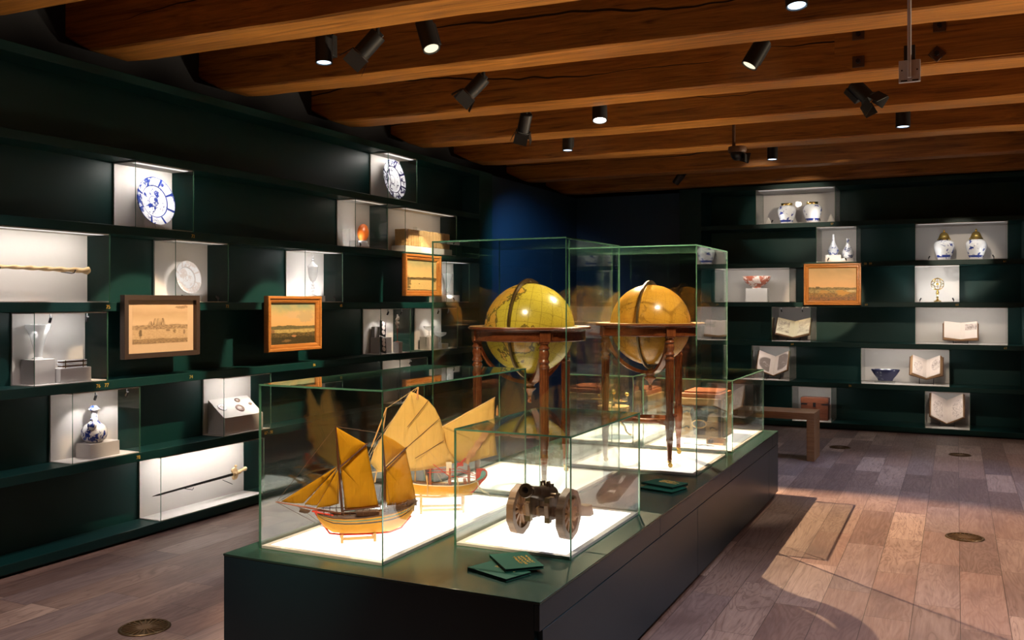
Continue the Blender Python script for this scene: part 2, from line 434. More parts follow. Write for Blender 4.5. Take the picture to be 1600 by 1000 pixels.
def engraving(name, w, h, cu, ct, ru, rt, dens=.5, scale=16., ink=(.10,.07,.06), rect=False, paper=(.62,.53,.47)):
    """a printed figure on a page, page lower left at the local origin, in the xz plane"""
    q = NT(name); v = q.coord(); s = q.sep(v)
    u = q.math('DIVIDE', s[0], w); t = q.math('DIVIDE', s[2], h)
    n = q.noise(v, scale/w, 6, .7, 1.2); n2 = q.noise(v, 3./w, 2)
    du = q.math('ABSOLUTE', q.math('DIVIDE', q.math('SUBTRACT', u, cu), ru)); dt = q.math('ABSOLUTE', q.math('DIVIDE', q.math('SUBTRACT', t, ct), rt))
    if rect: e = q.math('MAXIMUM', du, dt)
    else: e = q.math('SQRT', q.math('ADD', q.math('MULTIPLY', du, du), q.math('MULTIPLY', dt, dt)))
    inside = q.math('MULTIPLY', q.math('SUBTRACT', 1., e), 6. if not rect else 40., clamp=True)
    n3 = q.noise(v, scale*.55/w, 4, .6, .8)
    ln = q.math('LESS_THAN', q.math('ABSOLUTE', q.math('SUBTRACT', n3, .5)), .030)
    blk = q.math('MULTIPLY', q.math('SUBTRACT', q.math('ADD', n, q.math('MULTIPLY', n2, .5)), 1.37-dens), 16., clamp=True)
    m = q.math('MULTIPLY', q.math('MAXIMUM', q.math('MULTIPLY', ln, .75), blk), inside)
    b = q.noise(v, 5, 3)
    base = q.mix(q.math('MULTIPLY', b, .35), paper, tuple(x*.72 for x in paper))
    return q.pbr(q.mix(q.math('MULTIPLY', m, .85), base, ink), .85)

M['globe_a'] = blob_globe('terrestrial_globe_print', (.60,.46,.045), (.62,.27,.04), (.09,.055,.015),
    [((-.55,-.55,.55), .62), ((.1,.5,.75), .62), ((.13,-.78,-.62), .36), ((-.75,-.6,.05), .38)], 2.6, 10., 1.)
M['globe_b'] = blob_globe('celestial_globe_print', (.58,.285,.03), (.47,.20,.02), (.13,.055,.008), [((-.2,-.6,-.2), .5), ((.7,.2,.5), .5)], 3.4, 2.2, .55)
# ------------------------------------------------------------------ camera (eye height 1.6 m)
XL, YB, D = -4.964, 12.2, .225          # front plane of the left and of the back shelving, niche depth
H = 1.6
cam = bpy.data.cameras.new('camera'); cam.sensor_width = 36; cam.lens = 32.4; cam.shift_y = -.0175
co = bpy.data.objects.new('camera', cam); COL.objects.link(co)
co.location = (0,0,H); co.rotation_euler = (R(90), 0, math.atan(695/1440))
cam.clip_start = .05; sc.camera = co

# ------------------------------------------------------------------ room shell
DR = .55                                # the far niches are deeper
X0, X1, Y0, Y1, ZC = -5.30, 4.6, -3.2, 13.10, 3.68
struct('floor', MB().box(X0,X1,Y0,Y1,-.1,0), M['floor'])
struct('ceiling', MB().box(X0,X1,Y0,Y1,ZC,ZC+.1), M['boards'])
struct('wall_left', MB().box(X0-.1,X0,Y0,Y1,0,ZC), M['dark_wall'])
struct('wall_back', MB().box(X0-.1,X1+.1,Y1,Y1+.1,0,ZC), M['dark_wall'])
struct('wall_right', MB().box(X1,X1+.1,Y0,Y1,0,ZC), M['dark_wall'])
struct('wall_front', MB().box(X0-.1,X1+.1,Y0-.1,Y0,0,ZC), M['dark_wall'])
struct('trim_1', MB().box(X0,XL-.004,9.745,Y1,0,3.105), M['blue_wall'])      # painted lining beyond the left shelving
struct('trim_2', MB().box(XL-.004,-3.375,12.45,Y1,0,3.105), M['blue_wall'])

# hewn beams: (y at x=-5, y at x=1, underside z, width)
beams = [(3.16,3.36,3.23,.30),(4.20,4.42,3.225,.31),(5.40,5.63,3.22,.29),(6.78,6.97,3.22,.31),(8.08,8.25,3.22,.31),(9.42,9.63,3.215,.31),(10.80,10.86,3.165,.26),(12.08,12.03,3.135,.22),(1.7,1.9,3.23,.3),(.3,.5,3.23,.3),(-1.1,-.9,3.23,.3)]
for bi, (ya, yb, zb, w) in enumerate(beams):
    rnd = random.Random(bi+3)
    mb = MB(); rows = []
    N = 46
    for i in range(N+1):
        x = X0+.005 + (X1-X0-.01)*i/N
        y = ya + (yb-ya)*(x+5)/6
        j = lambda a: (noise.noise(Vector((x*1.3, bi*7.1, a*3.3)))*.020 + noise.noise(Vector((x*5, bi*3.1, a)))*.007)
        # rounded lower corner where the beam meets the wall
        d = max(0, -4.98 - x)
        z = zb + (d*d*1.2 if d > 0 else 0)
        rows.append([(x, y+j(1), ZC-.002), (x, y+j(2), z+.012+j(3)*.5), (x, y+.012+j(2), z+j(4)*.4), (x, y+w-.012+j(5), z+j(6)*.4), (x, y+w+j(5), z+.012+j(6)*.5), (x, y+w+j(7), ZC-.002)])
    mb.grid(rows, 0, False)
    mb.f.append([0,1,2,3,4,5]); mb.m.append(0); mb.s.append(False)
    mb.f.append([N*6+k for k in (5,4,3,2,1,0)]); mb.m.append(0); mb.s.append(False)
    o = struct('ceiling_beam', mb, M['beam'])
    if bi == 3:       # iron bolts through the scarf joint of this beam
        m2 = MB().box(-.785,2.2,6.915,6.928,3.24,3.545)
        tag(m2.build('trim_3', M['beam']), kind='structure')
        for (x, z, rot) in ((-.625,3.487,0),(-.625,3.293,0),(-.106,3.478,0),(-.122,3.289,45)):
            t = thing('beam_bolt', 'rusty square %s bolt plate on the ceiling beam, %s' % ('diamond-turned' if rot else 'iron', {(-.625,3.487):'upper left of four',(-.625,3.293):'lower left of four',(-.106,3.478):'upper right of four',(-.122,3.289):'lower right of four'}[(x,z)]), 'bolt', (x,6.913,z-.045), 0, 'bolt plates on the scarfed beam')
            p = MB(); p.M = Matrix.Translation((0,0,.045)) @ Matrix.Rotation(R(rot),4,'Y')
            p.box(-.04,.04,-.012,0,-.04,.04).build('plate', M['leather'], t, .003)
            n = MB(); n.M = Matrix.Translation((0,0,.045))
            n.path([(0,-.012,0),(0,-.04,0)], .017, 6).build('nut', M['iron'], t)

# ------------------------------------------------------------------ shelving
SH = [.018, .5255, 1.0325, 1.5395, 2.0465, 2.5535, 3.0605]   # undersides
TH = .058
TOPS = [z+TH for z in SH]                                     # .076 .5835 1.0905 1.5975 2.1045 2.6115 3.1185
M['diffuser_left'] = emit('case_light_diffuser', (1,.94,.88), .75); M['diffuser_warm'] = emit('warm_case_light_diffuser', (1,.86,.70), .42); M['diffuser_right'] = emit('far_case_light_diffuser', (1,.94,.88), .40)
def text_mesh(s, size, depth, name, mat, parent, loc, rot):
    cu = bpy.data.curves.new('t', 'FONT'); cu.body = s; cu.size = size; cu.extrude = depth; cu.align_x = 'CENTER'; cu.align_y = 'CENTER'
    o = bpy.data.objects.new('t', cu); COL.objects.link(o)
    dg = bpy.context.evaluated_depsgraph_get()
    me = bpy.data.meshes.new_from_object(o.evaluated_get(dg)); me.name = name
    bpy.data.objects.remove(o); bpy.data.curves.remove(cu)
    me.materials.clear(); me.materials.append(mat)
    q = bpy.data.objects.new(name, me); COL.objects.link(q)
    q.parent = parent; q.location = loc; q.rotation_euler = rot
    return q
def shelving(name, label, side, a0, a1, pil, numbers):
    """local x runs along the wall, y goes into the wall"""
    if side == 'L': t = thing(name, label, 'shelving', (XL, 0, 0), R(90))
    else: t = thing(name, label, 'shelving', (0, YB, 0), 0)
    D = DR if side == 'R' else globals()['D']
    MB().box(a0,a1,D,D+.02,.0,3.118).build('back_panel', M['teal'], t)
    shelves = []
    for i, z in enumerate(SH):
        s = MB().box(a0,a1,0,D-.001,z,z+TH).build('base_shelf' if i == 0 else ('top_shelf' if i == 6 else 'shelf'), M['teal'], t, .002)
        shelves.append(s)
    MB().box(a0,a1,.03,D-.001,0.001,.017).build('toe_kick', M['black'], t)
    for b0, b1 in pil:
        MB().box(b0,b1,-.002,D+.02,0.001,3.118).build('upright', M['teal'], t, .002)
    for txt, u, lev in numbers:
        text_mesh(txt, .034, .0008, 'shelf_number', M['gold_mark'], shelves[lev], (u, -.0012, SH[lev]+.028), (R(90),0,0))
    return t
shelving('wall_shelving', 'dark green built-in shelving along the whole left wall', 'L', -2.6, 9.414, [(9.416,9.742)],
    [('72',4.989,4),('75',4.251,3),('73',5.335,3),('76',4.174,2),('77',4.238,2),('74',4.97,2),('78',4.495,1),('66',6.382,2),('65',6.766,3),('67 - 70',5.80,1)])
shelving('wall_shelving', 'dark green built-in shelving across the far wall', 'R', -3.075, .70, [(-3.374,-3.077),(.702,1.0)],
    [('57',-1.415,5),('58',-1.022,4),('59',-.963,4),('60',-1.011,3),('61',.505,4),('62',.003,3),('63',.512,2),('64',-1.9,2),('56',-1.2,1)])
struct('trim_4', MB().box(1.003,X1,YB,Y1,0,3.118), M['blue_wall'])

def wl(name, label, cat, side, u, d, z, group=None, rz=0):
    """an Empty on one of the shelving walls: u along the wall, d into the niche"""
    if side == 'L': return thing(name, label, cat, (XL-d, u, z), R(90)+rz, group)
    if d > .02: d += .12               # things stand further back in the far niches
    return thing(name, label, cat, (u, YB+d, z), rz, group)

# ------------------------------------------------------------------ glazed wall cases
def lamp_area(loc, rot, sx, sy, power, col, name='case_light', spread=180):
    l = bpy.data.lights.new(name, 'AREA'); l.shape = 'RECTANGLE'; l.size = sx; l.size_y = sy; l.energy = power; l.color = col; l.spread = R(spread)
    o = bpy.data.objects.new(name, l); COL.objects.link(o); o.location = loc; o.rotation_euler = rot
    return o
def glass_pane(parent, name, x0,x1,y0,y1,z0,z1, gm='wall_glass'):
    """thin slab of glass; narrow faces take the green edge material"""
    dims = (x1-x0, y1-y0, z1-z0); ax = dims.index(min(dims))
    mb = MB(); mb.box(x0,x1,y0,y1,z0,z1, [{0:(3,5),1:(2,4),2:(0,1)}[ax].count(k) == 0 and 1 or 0 for k in range(6)])
    return mb.build(name, [M[gm], M['edge']], parent)
def wall_case(side, lev, u0, u1, label, power=1.0, col=(1,.93,.86), back='fabric', minis=(), mini_low=(), mini_power=.6, lit=9):
    z = TOPS[lev]+.001; w = u1-u0; h = .507-TH-.003; d = (DR if side == 'R' else D)-.004
    t = wl('display_case', label, 'display case', side, u0, .001, z, 'glazed cases on the wall shelves')
    MB().box(.004,w-.004,d-.012,d,0,h).build('back_panel', M[back], t)
    MB().box(.004,w-.004,.008,d-.013,0,.006).build('floor_panel', M[back], t)
    MB().box(.004,w-.004,.008,d-.013,h-.008,h).build('top_panel', M[back], t)
    glass_pane(t, 'front_pane', .0,w,0,.006,0,h)
    glass_pane(t, 'side_pane', 0,.005,.0065,d,0.0,h)
    glass_pane(t, 'side_pane', w-.005,w,.0065,d,0.0,h)
    for x in minis:
        s = MB().path([(x,.04,h-.009),(x,.04,h-.03)], .004, 8).path([(x,.033,h-.03),(x+.004,.05,h-.062)], .0085, 12).build('spotlight', M['black'], t)
    for x in mini_low:
        s = MB().path([(x,.022,.006),(x,.022,.026)], .004, 8).path([(x,.016,.024),(x+(.012 if x < w/2 else -.012),.034,.048)], .008, 12).build('spotlight', M['black'], t)
    # the strip light under the top panel and the small spots
    rz = R(90) if side == 'L' else 0
    def W(x, y, zz):
        return (XL-.001-y, u0+x, z+zz) if side == 'L' else (u0+x, YB+.001+y, z+zz)
    if power and not minis:      # LED diffuser along the front of the top panel
        MB().box(.03,w-.03,.022,.070,h-.0096,h-.0082).build('light_diffuser', M['diffuser_warm' if col[2] < .7 else ('diffuser_left' if side == 'L' else 'diffuser_right')], t)
    if power:
        o = lamp_area(W(w/2,.022,h-.012), (R(20 if side == 'L' else 34),0,rz), w-.08, .012, power*w*(.26 if side == 'L' else .30), col)
    for x in minis[:lit]:
        l = bpy.data.lights.new('mini_spot', 'SPOT'); l.energy = mini_power*1.1; l.spot_size = R(95); l.spot_blend = .6; l.shadow_soft_size = .006; l.color = (1,.94,.88)
        o = bpy.data.objects.new('mini_spot', l); COL.objects.link(o); o.location = W(x+.005,.058,h-.078); o.rotation_euler = (R(28),0,rz)
    for x in mini_low:
        l = bpy.data.lights.new('mini_spot', 'SPOT'); l.energy = mini_power*(1.1 if side == 'L' else 2.0); l.spot_size = R(125); l.spot_blend = .5; l.shadow_soft_size = .004; l.color = (1,.96,.92)
        sg = 1 if x < w/2 else -1
        o = bpy.data.objects.new('mini_spot', l); COL.objects.link(o); o.location = W(x+sg*.02,.045,.062); o.rotation_euler = (R(128),0,rz-sg*R(22))
    return t
def block(side, u0, u1, d0, d1, z, h, label, mat='grey_block', poly=None):
    t = wl('display_block', label, 'display block', side, u0, d0, z, 'plain blocks lifting the objects')
    MB().box(0,u1-u0,0,d1-d0,0,h).build('block_body', M[mat], t, .0015)
    return t
T0,T1,T2,T3,T4,T5 = TOPS[5],TOPS[4],TOPS[3],TOPS[2],TOPS[1],TOPS[0]     # shelf tops, rows from the top down
WARM=(1,.86,.68); NEU=(1,.93,.86); COOL=(1,.97,.95)
# ---- left wall
wall_case('L',5,7.529,8.056,'glazed wall case with the large plate on the topmost shelf of the left wall',13,NEU)
wall_case('L',4,4.476,4.998,'glazed wall case with a blue and white plate above the number 72',14,NEU)
wall_case('L',4,6.990,7.518,'glazed wall case holding the orange shell on the left wall',1.5,WARM,mini_low=(.1,),mini_power=.8)
wall_case('L',4,7.837,8.885,'wide glazed wall case holding the ribbed bamboo bundle',1.6,WARM)
wall_case('L',3,3.050,4.268,'wide glazed wall case with the twisted ivory tusk at the left edge',8,NEU)
wall_case('L',3,4.828,5.352,'glazed wall case with the pale round dish above the sepia print',.9,WARM,mini_low=(.08,.44),mini_power=.35)
wall_case('L',3,6.266,6.792,'glazed wall case with the covered crystal goblet',4,COOL,mini_low=(.08,.44),mini_power=1.6)
wall_case('L',3,8.660,9.185,'glazed wall case with a tall flute glass behind the farthest painting',4,NEU,mini_low=(.2,),mini_power=.7)
wall_case('L',2,3.722,4.251,'glazed wall case with the flared glass vase and grey blocks',5,COOL,minis=(.135,.40),mini_power=3.0,lit=1)
wall_case('L',2,7.402,7.936,'glazed wall case with dark miniature frames on pale blocks',1.6,WARM,minis=(.18,.42),mini_power=1.)
wall_case('L',2,8.352,8.910,'glazed wall case with two low stemmed glasses',1.8,WARM,minis=(.2,.42),mini_power=1.)
wall_case('L',1,3.986,4.514,'glazed wall case with the blue and white long-necked jug',2.2,NEU,minis=(.2,.45),mini_power=1.5)
wall_case('L',1,5.305,5.831,'glazed wall case with the sloping stand of medals',8,NEU)
wall_case('L',1,7.740,8.266,'glazed wall case with the oval silver relief',2.4,WARM,minis=(.25,),mini_power=.8)
wall_case('L',0,4.694,5.750,'long glazed wall case at floor level with a sword',11,NEU)
# ---- right wall
wall_case('R',5,-2.362,-1.377,'glazed wall case with two brass-rimmed jars, top row of the far wall',1.2,NEU,'grey_block',mini_low=(.2,.8),mini_power=.3)
wall_case('R',4,-1.608,-1.123,'glazed wall case with two slim bottles above the far wall painting',6,NEU,mini_low=(.14,.36),mini_power=.22)
wall_case('R',4,-.457,.538,'wide glazed wall case with two brass-lidded jars',3.0,NEU,'grey_block',mini_low=(.15,.85),mini_power=.3)
wall_case('R',3,-2.903,-1.93,'wide glazed wall case with the pink patterned bowl',7,NEU)
wall_case('R',3,-.463,.032,'glazed wall case with the golden armillary sphere',3,COOL,mini_low=(.06,.43),mini_power=2.0)
wall_case('R',2,-2.163,-1.670,'glazed wall case with an open yellowed atlas under the painting',2.4,NEU,'grey_block',minis=(.12,.38),mini_power=1.6)
wall_case('R',2,-.457,.541,'wide glazed wall case with a thick open book, right end of the far wall',9,NEU)
wall_case('R',1,-2.417,-1.93,'glazed wall case with the tangled engraving',6,NEU)
wall_case('R',1,-1.075,-.076,'wide glazed wall case with a blue bowl beside an open book',8,NEU)
wall_case('R',0,-1.907,-1.42,'glazed wall case at floor level with a small brown chest',6,NEU)
wall_case('R',0,-.35,.143,'glazed wall case at floor level with a big open book',6,NEU)

# ---- plates
def plate(name, label, side, u, d, zc, r, mat, lean, gap=.02, tall=None):
    """dish leaning on a wire stand; zc = height of its centre"""
    t = wl(name, label, 'plate', side, u, d, zc)
    prof = [(.0,.010),(.5*r,.009),(.62*r,.004),(.66*r,-.004),(.97*r,-.020),(r,-.022),(r*1.003,-.018),(.97*r,-.012),(.66*r,.006),(.5*r,.018),(.48*r,.026),(.44*r,.026),(.43*r,.018),(0,.018)]
    mb = MB(); mb.M = Matrix.Rotation(R(lean),4,'X') @ Matrix.Rotation(R(-90),4,'X')
    o = mb.lathe(prof, 48).build('dish', mat, t)
    return t
def wire_stand(side, u, d, z, h, label):
    t = wl('plate_stand', label, 'stand', side, u, d, z)
    mb = MB()
    for s in (-1,1):
        mb.path([(s*.05,-.05,.012),(s*.05,-.048,.003),(s*.05,.03,.003),(s*.03,.055,h)], .0025, 8)
    mb.path([(-.03,.055,h),(.03,.055,h)], .0025, 8)
    mb.build('wire', M['clear'], t)
pl1 = plate('porcelain_plate','blue and white porcelain plate with panelled rim in the case above number 72','L',4.742,.115,T1+.204,.170,plate_mat('plate_print_a',.170,.3,8),-8)
wire_stand('L',4.742,.125,T1+.008,.16,'clear stand behind the plate above number 72')
pl2 = plate('porcelain_plate','large blue-black and white porcelain plate in the topmost left wall case','L',7.765,.10,T0+.212,.200,plate_mat('plate_print_b',.200,4.3,8,(.02,.022,.075)),-8)
wire_stand('L',7.765,.10,T0+.008,.16,'clear stand behind the plate in the topmost left wall case')
pl3 = plate('dish','cream dish with gilded rim leaning in the case above the sepia print','L',5.063,.135,T2+.182,.122,plate_mat('plate_print_c',.122,9.,8,(.42,.22,.12),.35),-10)
block('L',5.0,5.126,.05,.13,T2+.008,.05,'small clear block under the cream dish','clear')

# ---- orange shell
t = wl('shell','polished orange oval shell on a white ring holder','shell','L',7.226,.085,T1+.008)
mb = MB(); mb.M = Matrix.Translation((0,0,.143)) @ Matrix.Rotation(R(14),4,'Y')
mb.sphere((0,0,0),.085,20,0,(.85,.5,1.0)).build('shell_body', M['orange'], t)
MB().lathe([(.058,.0),(.062,.012),(.05,.030),(.042,.058),(.048,.066),(.036,.064),(.03,.03),(0,.022)],28).build('holder', M['porcelain'], t)
t = wl('glass_block','clear stepped acrylic block beside the orange shell','block','L',7.05,.05,T1+.008)
MB().box(0,.06,0,.07,0,.06).box(-.03,.03,.075,.12,0,.17).build('block_body', M['clear'], t, .002)
# ---- ribbed bamboo bundle
t = wl('display_block','low white plinth under the ribbed bamboo bundle','display block','L',7.86,.012,T1+.008,'plain blocks lifting the objects')
MB().box(0,.94,0,.17,0,.058).build('block_body', M['fabric'], t, .002)
t = wl('bamboo_bundle','tan concertina bundle of bamboo strips on a white plinth','bamboo bundle','L',7.89,.02,T1+.067)
mb = MB(); n = 27
for i in range(n):
    x = .885*i/n; rr = random.Random(i)
    mb.box(x+.002,x+.885/n-.0015,.004+rr.random()*.004,.146-rr.random()*.004,.002+rr.random()*.003,.170-rr.random()*.005)
mb.build('strips', M['bamboo'], t, .002)
MB().path([(0,-.001,.05),(.885,-.001,.05)],.0018,6).path([(0,-.001,.12),(.885,-.001,.12)],.0018,6).build('binding_cord', M['pale_rope'], t)
t = wl('acrylic_tag','tiny clear acrylic block on top of the bamboo bundle','tag','L',8.12,.06,T1+.240)
MB().box(0,.035,0,.03,0,.03).build('tag_body', M['clear'], t, .001)
# ---- tusk
t = wl('narwhal_tusk','long twisted ivory tusk held across the wide case at the left edge','tusk','L',3.08,.085,T2+.205)
mb = MB(); rows = []
for i in range(121):
    s = i/120; x = 1.085*s; rad = .0075+.008*s + (.007*max(0,(s-.93)/.07))
    row = []
    for k in range(19):
        a = 2*PI*k/18
        rr = rad*(1+.20*math.cos(2*(a + x*30)))
        row.append((x, rr*math.cos(a), rr*math.sin(a)-.012*s+.012))
    rows.append(row)
mb.grid(rows); mb.path([(1.082,0,0),(1.094,0,0)],[.022,.018],18)
mb.build('shaft', M['ivory'], t)
p = MB()
for x in (.47,.98): p.path([(x,.115,-.01),(x,.02,-.02),(x,-.002,-.018),(x,-.018,.002)],.003,8)
p.build('bracket', M['black'], t)

# ---- glass vessels
def vessel(name, label, cat, side, u, d, z, prof, mat='crystal', n=32, parts=()):
    t = wl(name, label, cat, side, u, d, z)
    for nm, pf, m_ in [('bowl', prof, mat)]+list(parts):
        MB().lathe(pf, n).build(nm, M[m_], t)
    return t
block('L',6.42,6.60,.05,.17,T2+.008,.05,'small white block under the covered goblet','fabric')
vessel('covered_goblet','tall engraved crystal goblet with a pointed cover','goblet','L',6.505,.11,T2+.059,
    [(0.00576,.118),(0.0216,.130),(0.036,.165),(0.0432,.215),(0.04464,.245),(0.04176,.245),(0.0324,.17),(0.0144,.135),(0,.130)],parts=[
    ('cover',[(0.04752,.246),(0.04752,.253),(0.036,.268),(0.0216,.282),(0.01008,.292),(0.0072,.300),(0.0144,.312),(0.0072,.324),(0.01008,.334),(0.00288,.352),(0,.356)],'crystal'),
    ('stem',[(0.0324,0),(0.03312,.004),(0.00864,.012),(0.00576,.022),(0.0144,.036),(0.00576,.048),(0.01728,.066),(0.00648,.082),(0.0144,.096),(0.00576,.108),(0.0072,.117),(0,.117)],'crystal')])
block('L',8.735,9.14,.105,.185,T2+.008,.072,'white block under the flute glass','fabric')
vessel('flute_glass','tall faceted flute glass beside the farthest painting','glass','L',8.93,.142,T2+.081,
    [(0.00912,.052),(0.01976,.08),(0.02736,.12),(0.04408,.175),(0.05928,.238),(0.05624,.238),(0.038,.17),(0.0228,.12),(0.01064,.07),(0,.066)],n=12,parts=[
    ('foot',[(0.03952,0),(0.038,.005),(0.01216,.016),(0.0076,.026),(0.01368,.036),(0.00836,.046),(0.00836,.051),(0,.051)],'crystal')])
block('L',3.775,3.915,.07,.20,T3+.008,.150,'tall grey block under the flared glass vase')
vessel('glass_vase','flared engraved glass vase on the tall grey block','vase','L',3.846,.135,T3+.159,
    [(0.0224,.014),(0.0264,.05),(0.036,.10),(0.052,.150),(0.0704,.190),(0.0744,.212),(0.0704,.210),(0.048,.148),(0.032,.10),(0.0224,.055),(0,.048)],parts=[
    ('foot',[(0.036,0),(0.036,.004),(0.024,.010),(0.0208,.013),(0,.013)],'crystal')])
block('L',3.925,4.150,.035,.115,T3+.008,.088,'low grey block at the right of the flared vase')
t = wl('folding_case','slim brown and white two-layer case on the low grey block','case','L',3.95,.05,T3+.097)
mb = MB()
for k, z in enumerate((0,.026)):
    mb.box(0,.18,0,.05,z,z+.006,0).box(.003,.177,.003,.047,z+.0065,z+.0155,1).box(0,.18,0,.05,z+.016,z+.022,0)
mb.build('layers', [M['porcelain'], M['leather']], t, .001)
MB().path([(0.02,-.003,.0),(0.02,-.003,.048)],.003,8).path([(.15,-.003,0),(.15,-.003,.048)],.003,8).build('clasp', M['dark_brass'], t)
# miniatures
block('L',7.50,7.715,.085,.19,T3+.008,.155,'grey block under the upper dark miniature')
block('L',7.515,7.60,.15,.19,T3+.164,.105,'dark grey block behind the upper dark miniature','grey_block_dark')
def miniature(label, u, d, z, ht, lean=-24):
    t = wl('framed_miniature', label, 'framed miniature', 'L', u, d, z, None)
    mb = MB(); mb.M = Matrix.Rotation(R(lean),4,'X') @ Matrix.Rotation(R(16),4,'Y')
    mb.box(-.045,.045,0,.012,0,ht).build('frame', M['black'], t, .003)
    m2 = MB(); m2.M = mb.M.copy()
    for z0 in (.035,.085,.125):
        m2.prism([(.026*math.cos(2*PI*k/20), z0+.022*math.sin(2*PI*k/20)) for k in range(20)], -.004, -.001)
    m2.build('portrait', M['paper'], t)
    return t
miniature('dark leaning frame with three pale ovals, upper of two in the case',7.58,.095,T3+.1785,.150,-10)
miniature('dark leaning frame with pale ovals standing on the case floor, lower of two',7.49,.028,T3+.0225,.150,-13)
block('L',7.745,7.81,.02,.085,T3+.008,.105,'small square grey post at the right of the dark miniatures')
t = wl('silver_ornament','lumpy silver ornament mounted over the small grey post','ornament','L',7.772,.055,T3+.113)
MB().path([(0,0,0),(0,0,.15)],.0025,8).lathe([(.02,0),(.02,.004),(0,.005)],16).build('rod', M['red'], t)
mb = MB()
for (x,z,r_) in ((0,.15,.017),(-.012,.185,.021),(.014,.185,.018),(-.012,.22,.018),(.008,.235,.023),(.0,.262,.012)): mb.sphere((x,0,z),r_,8,0,(1,.6,1))
mb.build('ornament_body', M['stone'], t)
# stemmed glasses
block('L',8.40,8.585,.06,.18,T3+.008,.132,'grey block under the left stemmed glass')
tz = [(0.0058,.062),(0.0319,.075),(0.0551,.088),(0.06496,.112),(0.06264,.112),(0.0522,.094),(0.029,.082),(0,.078)]
tp = [('stem',[(0.029,0),(0.029,.004),(0.00812,.012),(0.0058,.024),(0.00986,.036),(0.0058,.048),(0.00696,.061),(0,.061)],'crystal')]
vessel('stemmed_glass','low wide stemmed glass on the grey block','glass','L',8.487,.115,T3+.141,tz,parts=tp)
block('L',8.62,8.76,.035,.12,T3+.008,.052,'low grey block under the right stemmed glass')
vessel('stemmed_glass','low wide stemmed glass on the lower grey block beside the dark end','glass','L',8.672,.09,T3+.061,[(a*1.15,b*1.05) for a,b in tz],parts=[('stem',[(a,b*1.05) for a,b in tp[0][1]],'crystal')])
# long-necked jug
block('L',4.155,4.385,.05,.185,T4+.008,.092,'grey block under the blue and white jug')
kp = porcelain('jug_print',26,.52,1.3,bands=())
t = wl('porcelain_jug','blue and white long-necked jug with bulbous side spout','jug','L',4.24,.115,T4+.101)
MB().lathe([(0.0464,0),(0.0496,.004),(0.0704,.022),(0.0808,.052),(0.0784,.082),(0.06,.112),(0.036,.128),(0.024,.140),(0.0212,.160),(0.0212,.205),(0.024,.208),(0.0368,.212),(0.0376,.218),(0.0288,.228),(0.0192,.238),(0.0144,.240),(0.008,.238),(0,.236)],40).build('body', kp, t)
m2 = MB(); m2.M = Matrix.Translation((-.055,-.045,.118)); m2.sphere((0,0,0),.029,12).lathe([(.010,.028),(.012,.042),(.007,.046),(0,.046)],14)
m2.build('spout', kp, t)
# medals
t = wl('medal_stand','pale sloping wedge stand for four medals','stand','L',5.333,.02,T4+.008)
MB().prism([(0,0),(0,.130),(.015,.135),(.165,.258),(.17,.258),(.17,0)],0,.425,'yz').build('wedge', M['fabric'], t, .002)
def medal(label, u, s, rx, ry, mat):
    """u along the stand, s up the slope"""
    y = .015+.150*s; z = .135+.123*s
    t = wl('medal', label, 'medal', 'L', 5.333+u, .02+y, T4+.008+z+.001, 'medals on the sloping stand')
    mb = MB(); mb.M = Matrix.Rotation(math.atan2(.123,.150),4,'X')
    mb.lathe([(0,.0),(1,.0),(1,.004),(.92,.006),(.88,.004),(0,.004)],28,0,(0,0,.001),rx,ry).build('disc', M[mat], t)
    m2 = MB(); m2.M = mb.M.copy()
    m2.sphere((-.004,0,.005),.5,6,0,(rx,ry,.008)).build('relief', M['stone'], t)
medal('large silver medal at the left of the sloping stand',.07,.52,.044,.036,'porcelain')
medal('large dark-rimmed medal in the middle of the sloping stand',.235,.35,.042,.036,'medal')
medal('smaller copper-tinted medal near the top of the sloping stand',.275,.78,.027,.022,'medal')
medal('tiny medal at the right of the sloping stand',.375,.50,.015,.013,'medal')
# oval relief
t = wl('silver_relief','ornate oval silver relief standing upright on a wire easel','relief','L',7.98,.12,T4+.008)
mb = MB()
rows = []
for i in range(13):
    s = i/12; row = []
    for k in range(65):
        a = 2*PI*k/64; wob = 1+.05*math.sin(a*9)+.03*math.sin(a*17)
        bump = .016*math.sin(min(1,s*1.0)*PI)**2 + .010*noise.noise(Vector((math.cos(a)*s*6,math.sin(a)*s*6,3)))
        rad = s*(wob if s > .8 else 1)
        row.append((.122*rad*math.cos(a), -.012-bump, .19+.148*rad*math.sin(a)))
    rows.append(row)
mb.grid(rows); mb.grid([[(p[0],.002,p[2]) for p in rows[-1]], rows[-1]])
mb.M = Matrix.Rotation(R(-6),4,'X')
mb.build('relief_body', M['stone'], t, sharp=60)
MB().path([(-.05,-.03,.003),(-.05,-.03,.06),(-.03,.05,.15)],.003,8).path([(.05,-.03,.003),(.05,-.03,.06),(.03,.05,.15)],.003,8).path([(-.05,-.03,.03),(.05,-.03,.03)],.003,8).path([(0,.06,.003),(0,.05,.15)],.003,8).build('easel', M['black'], t)
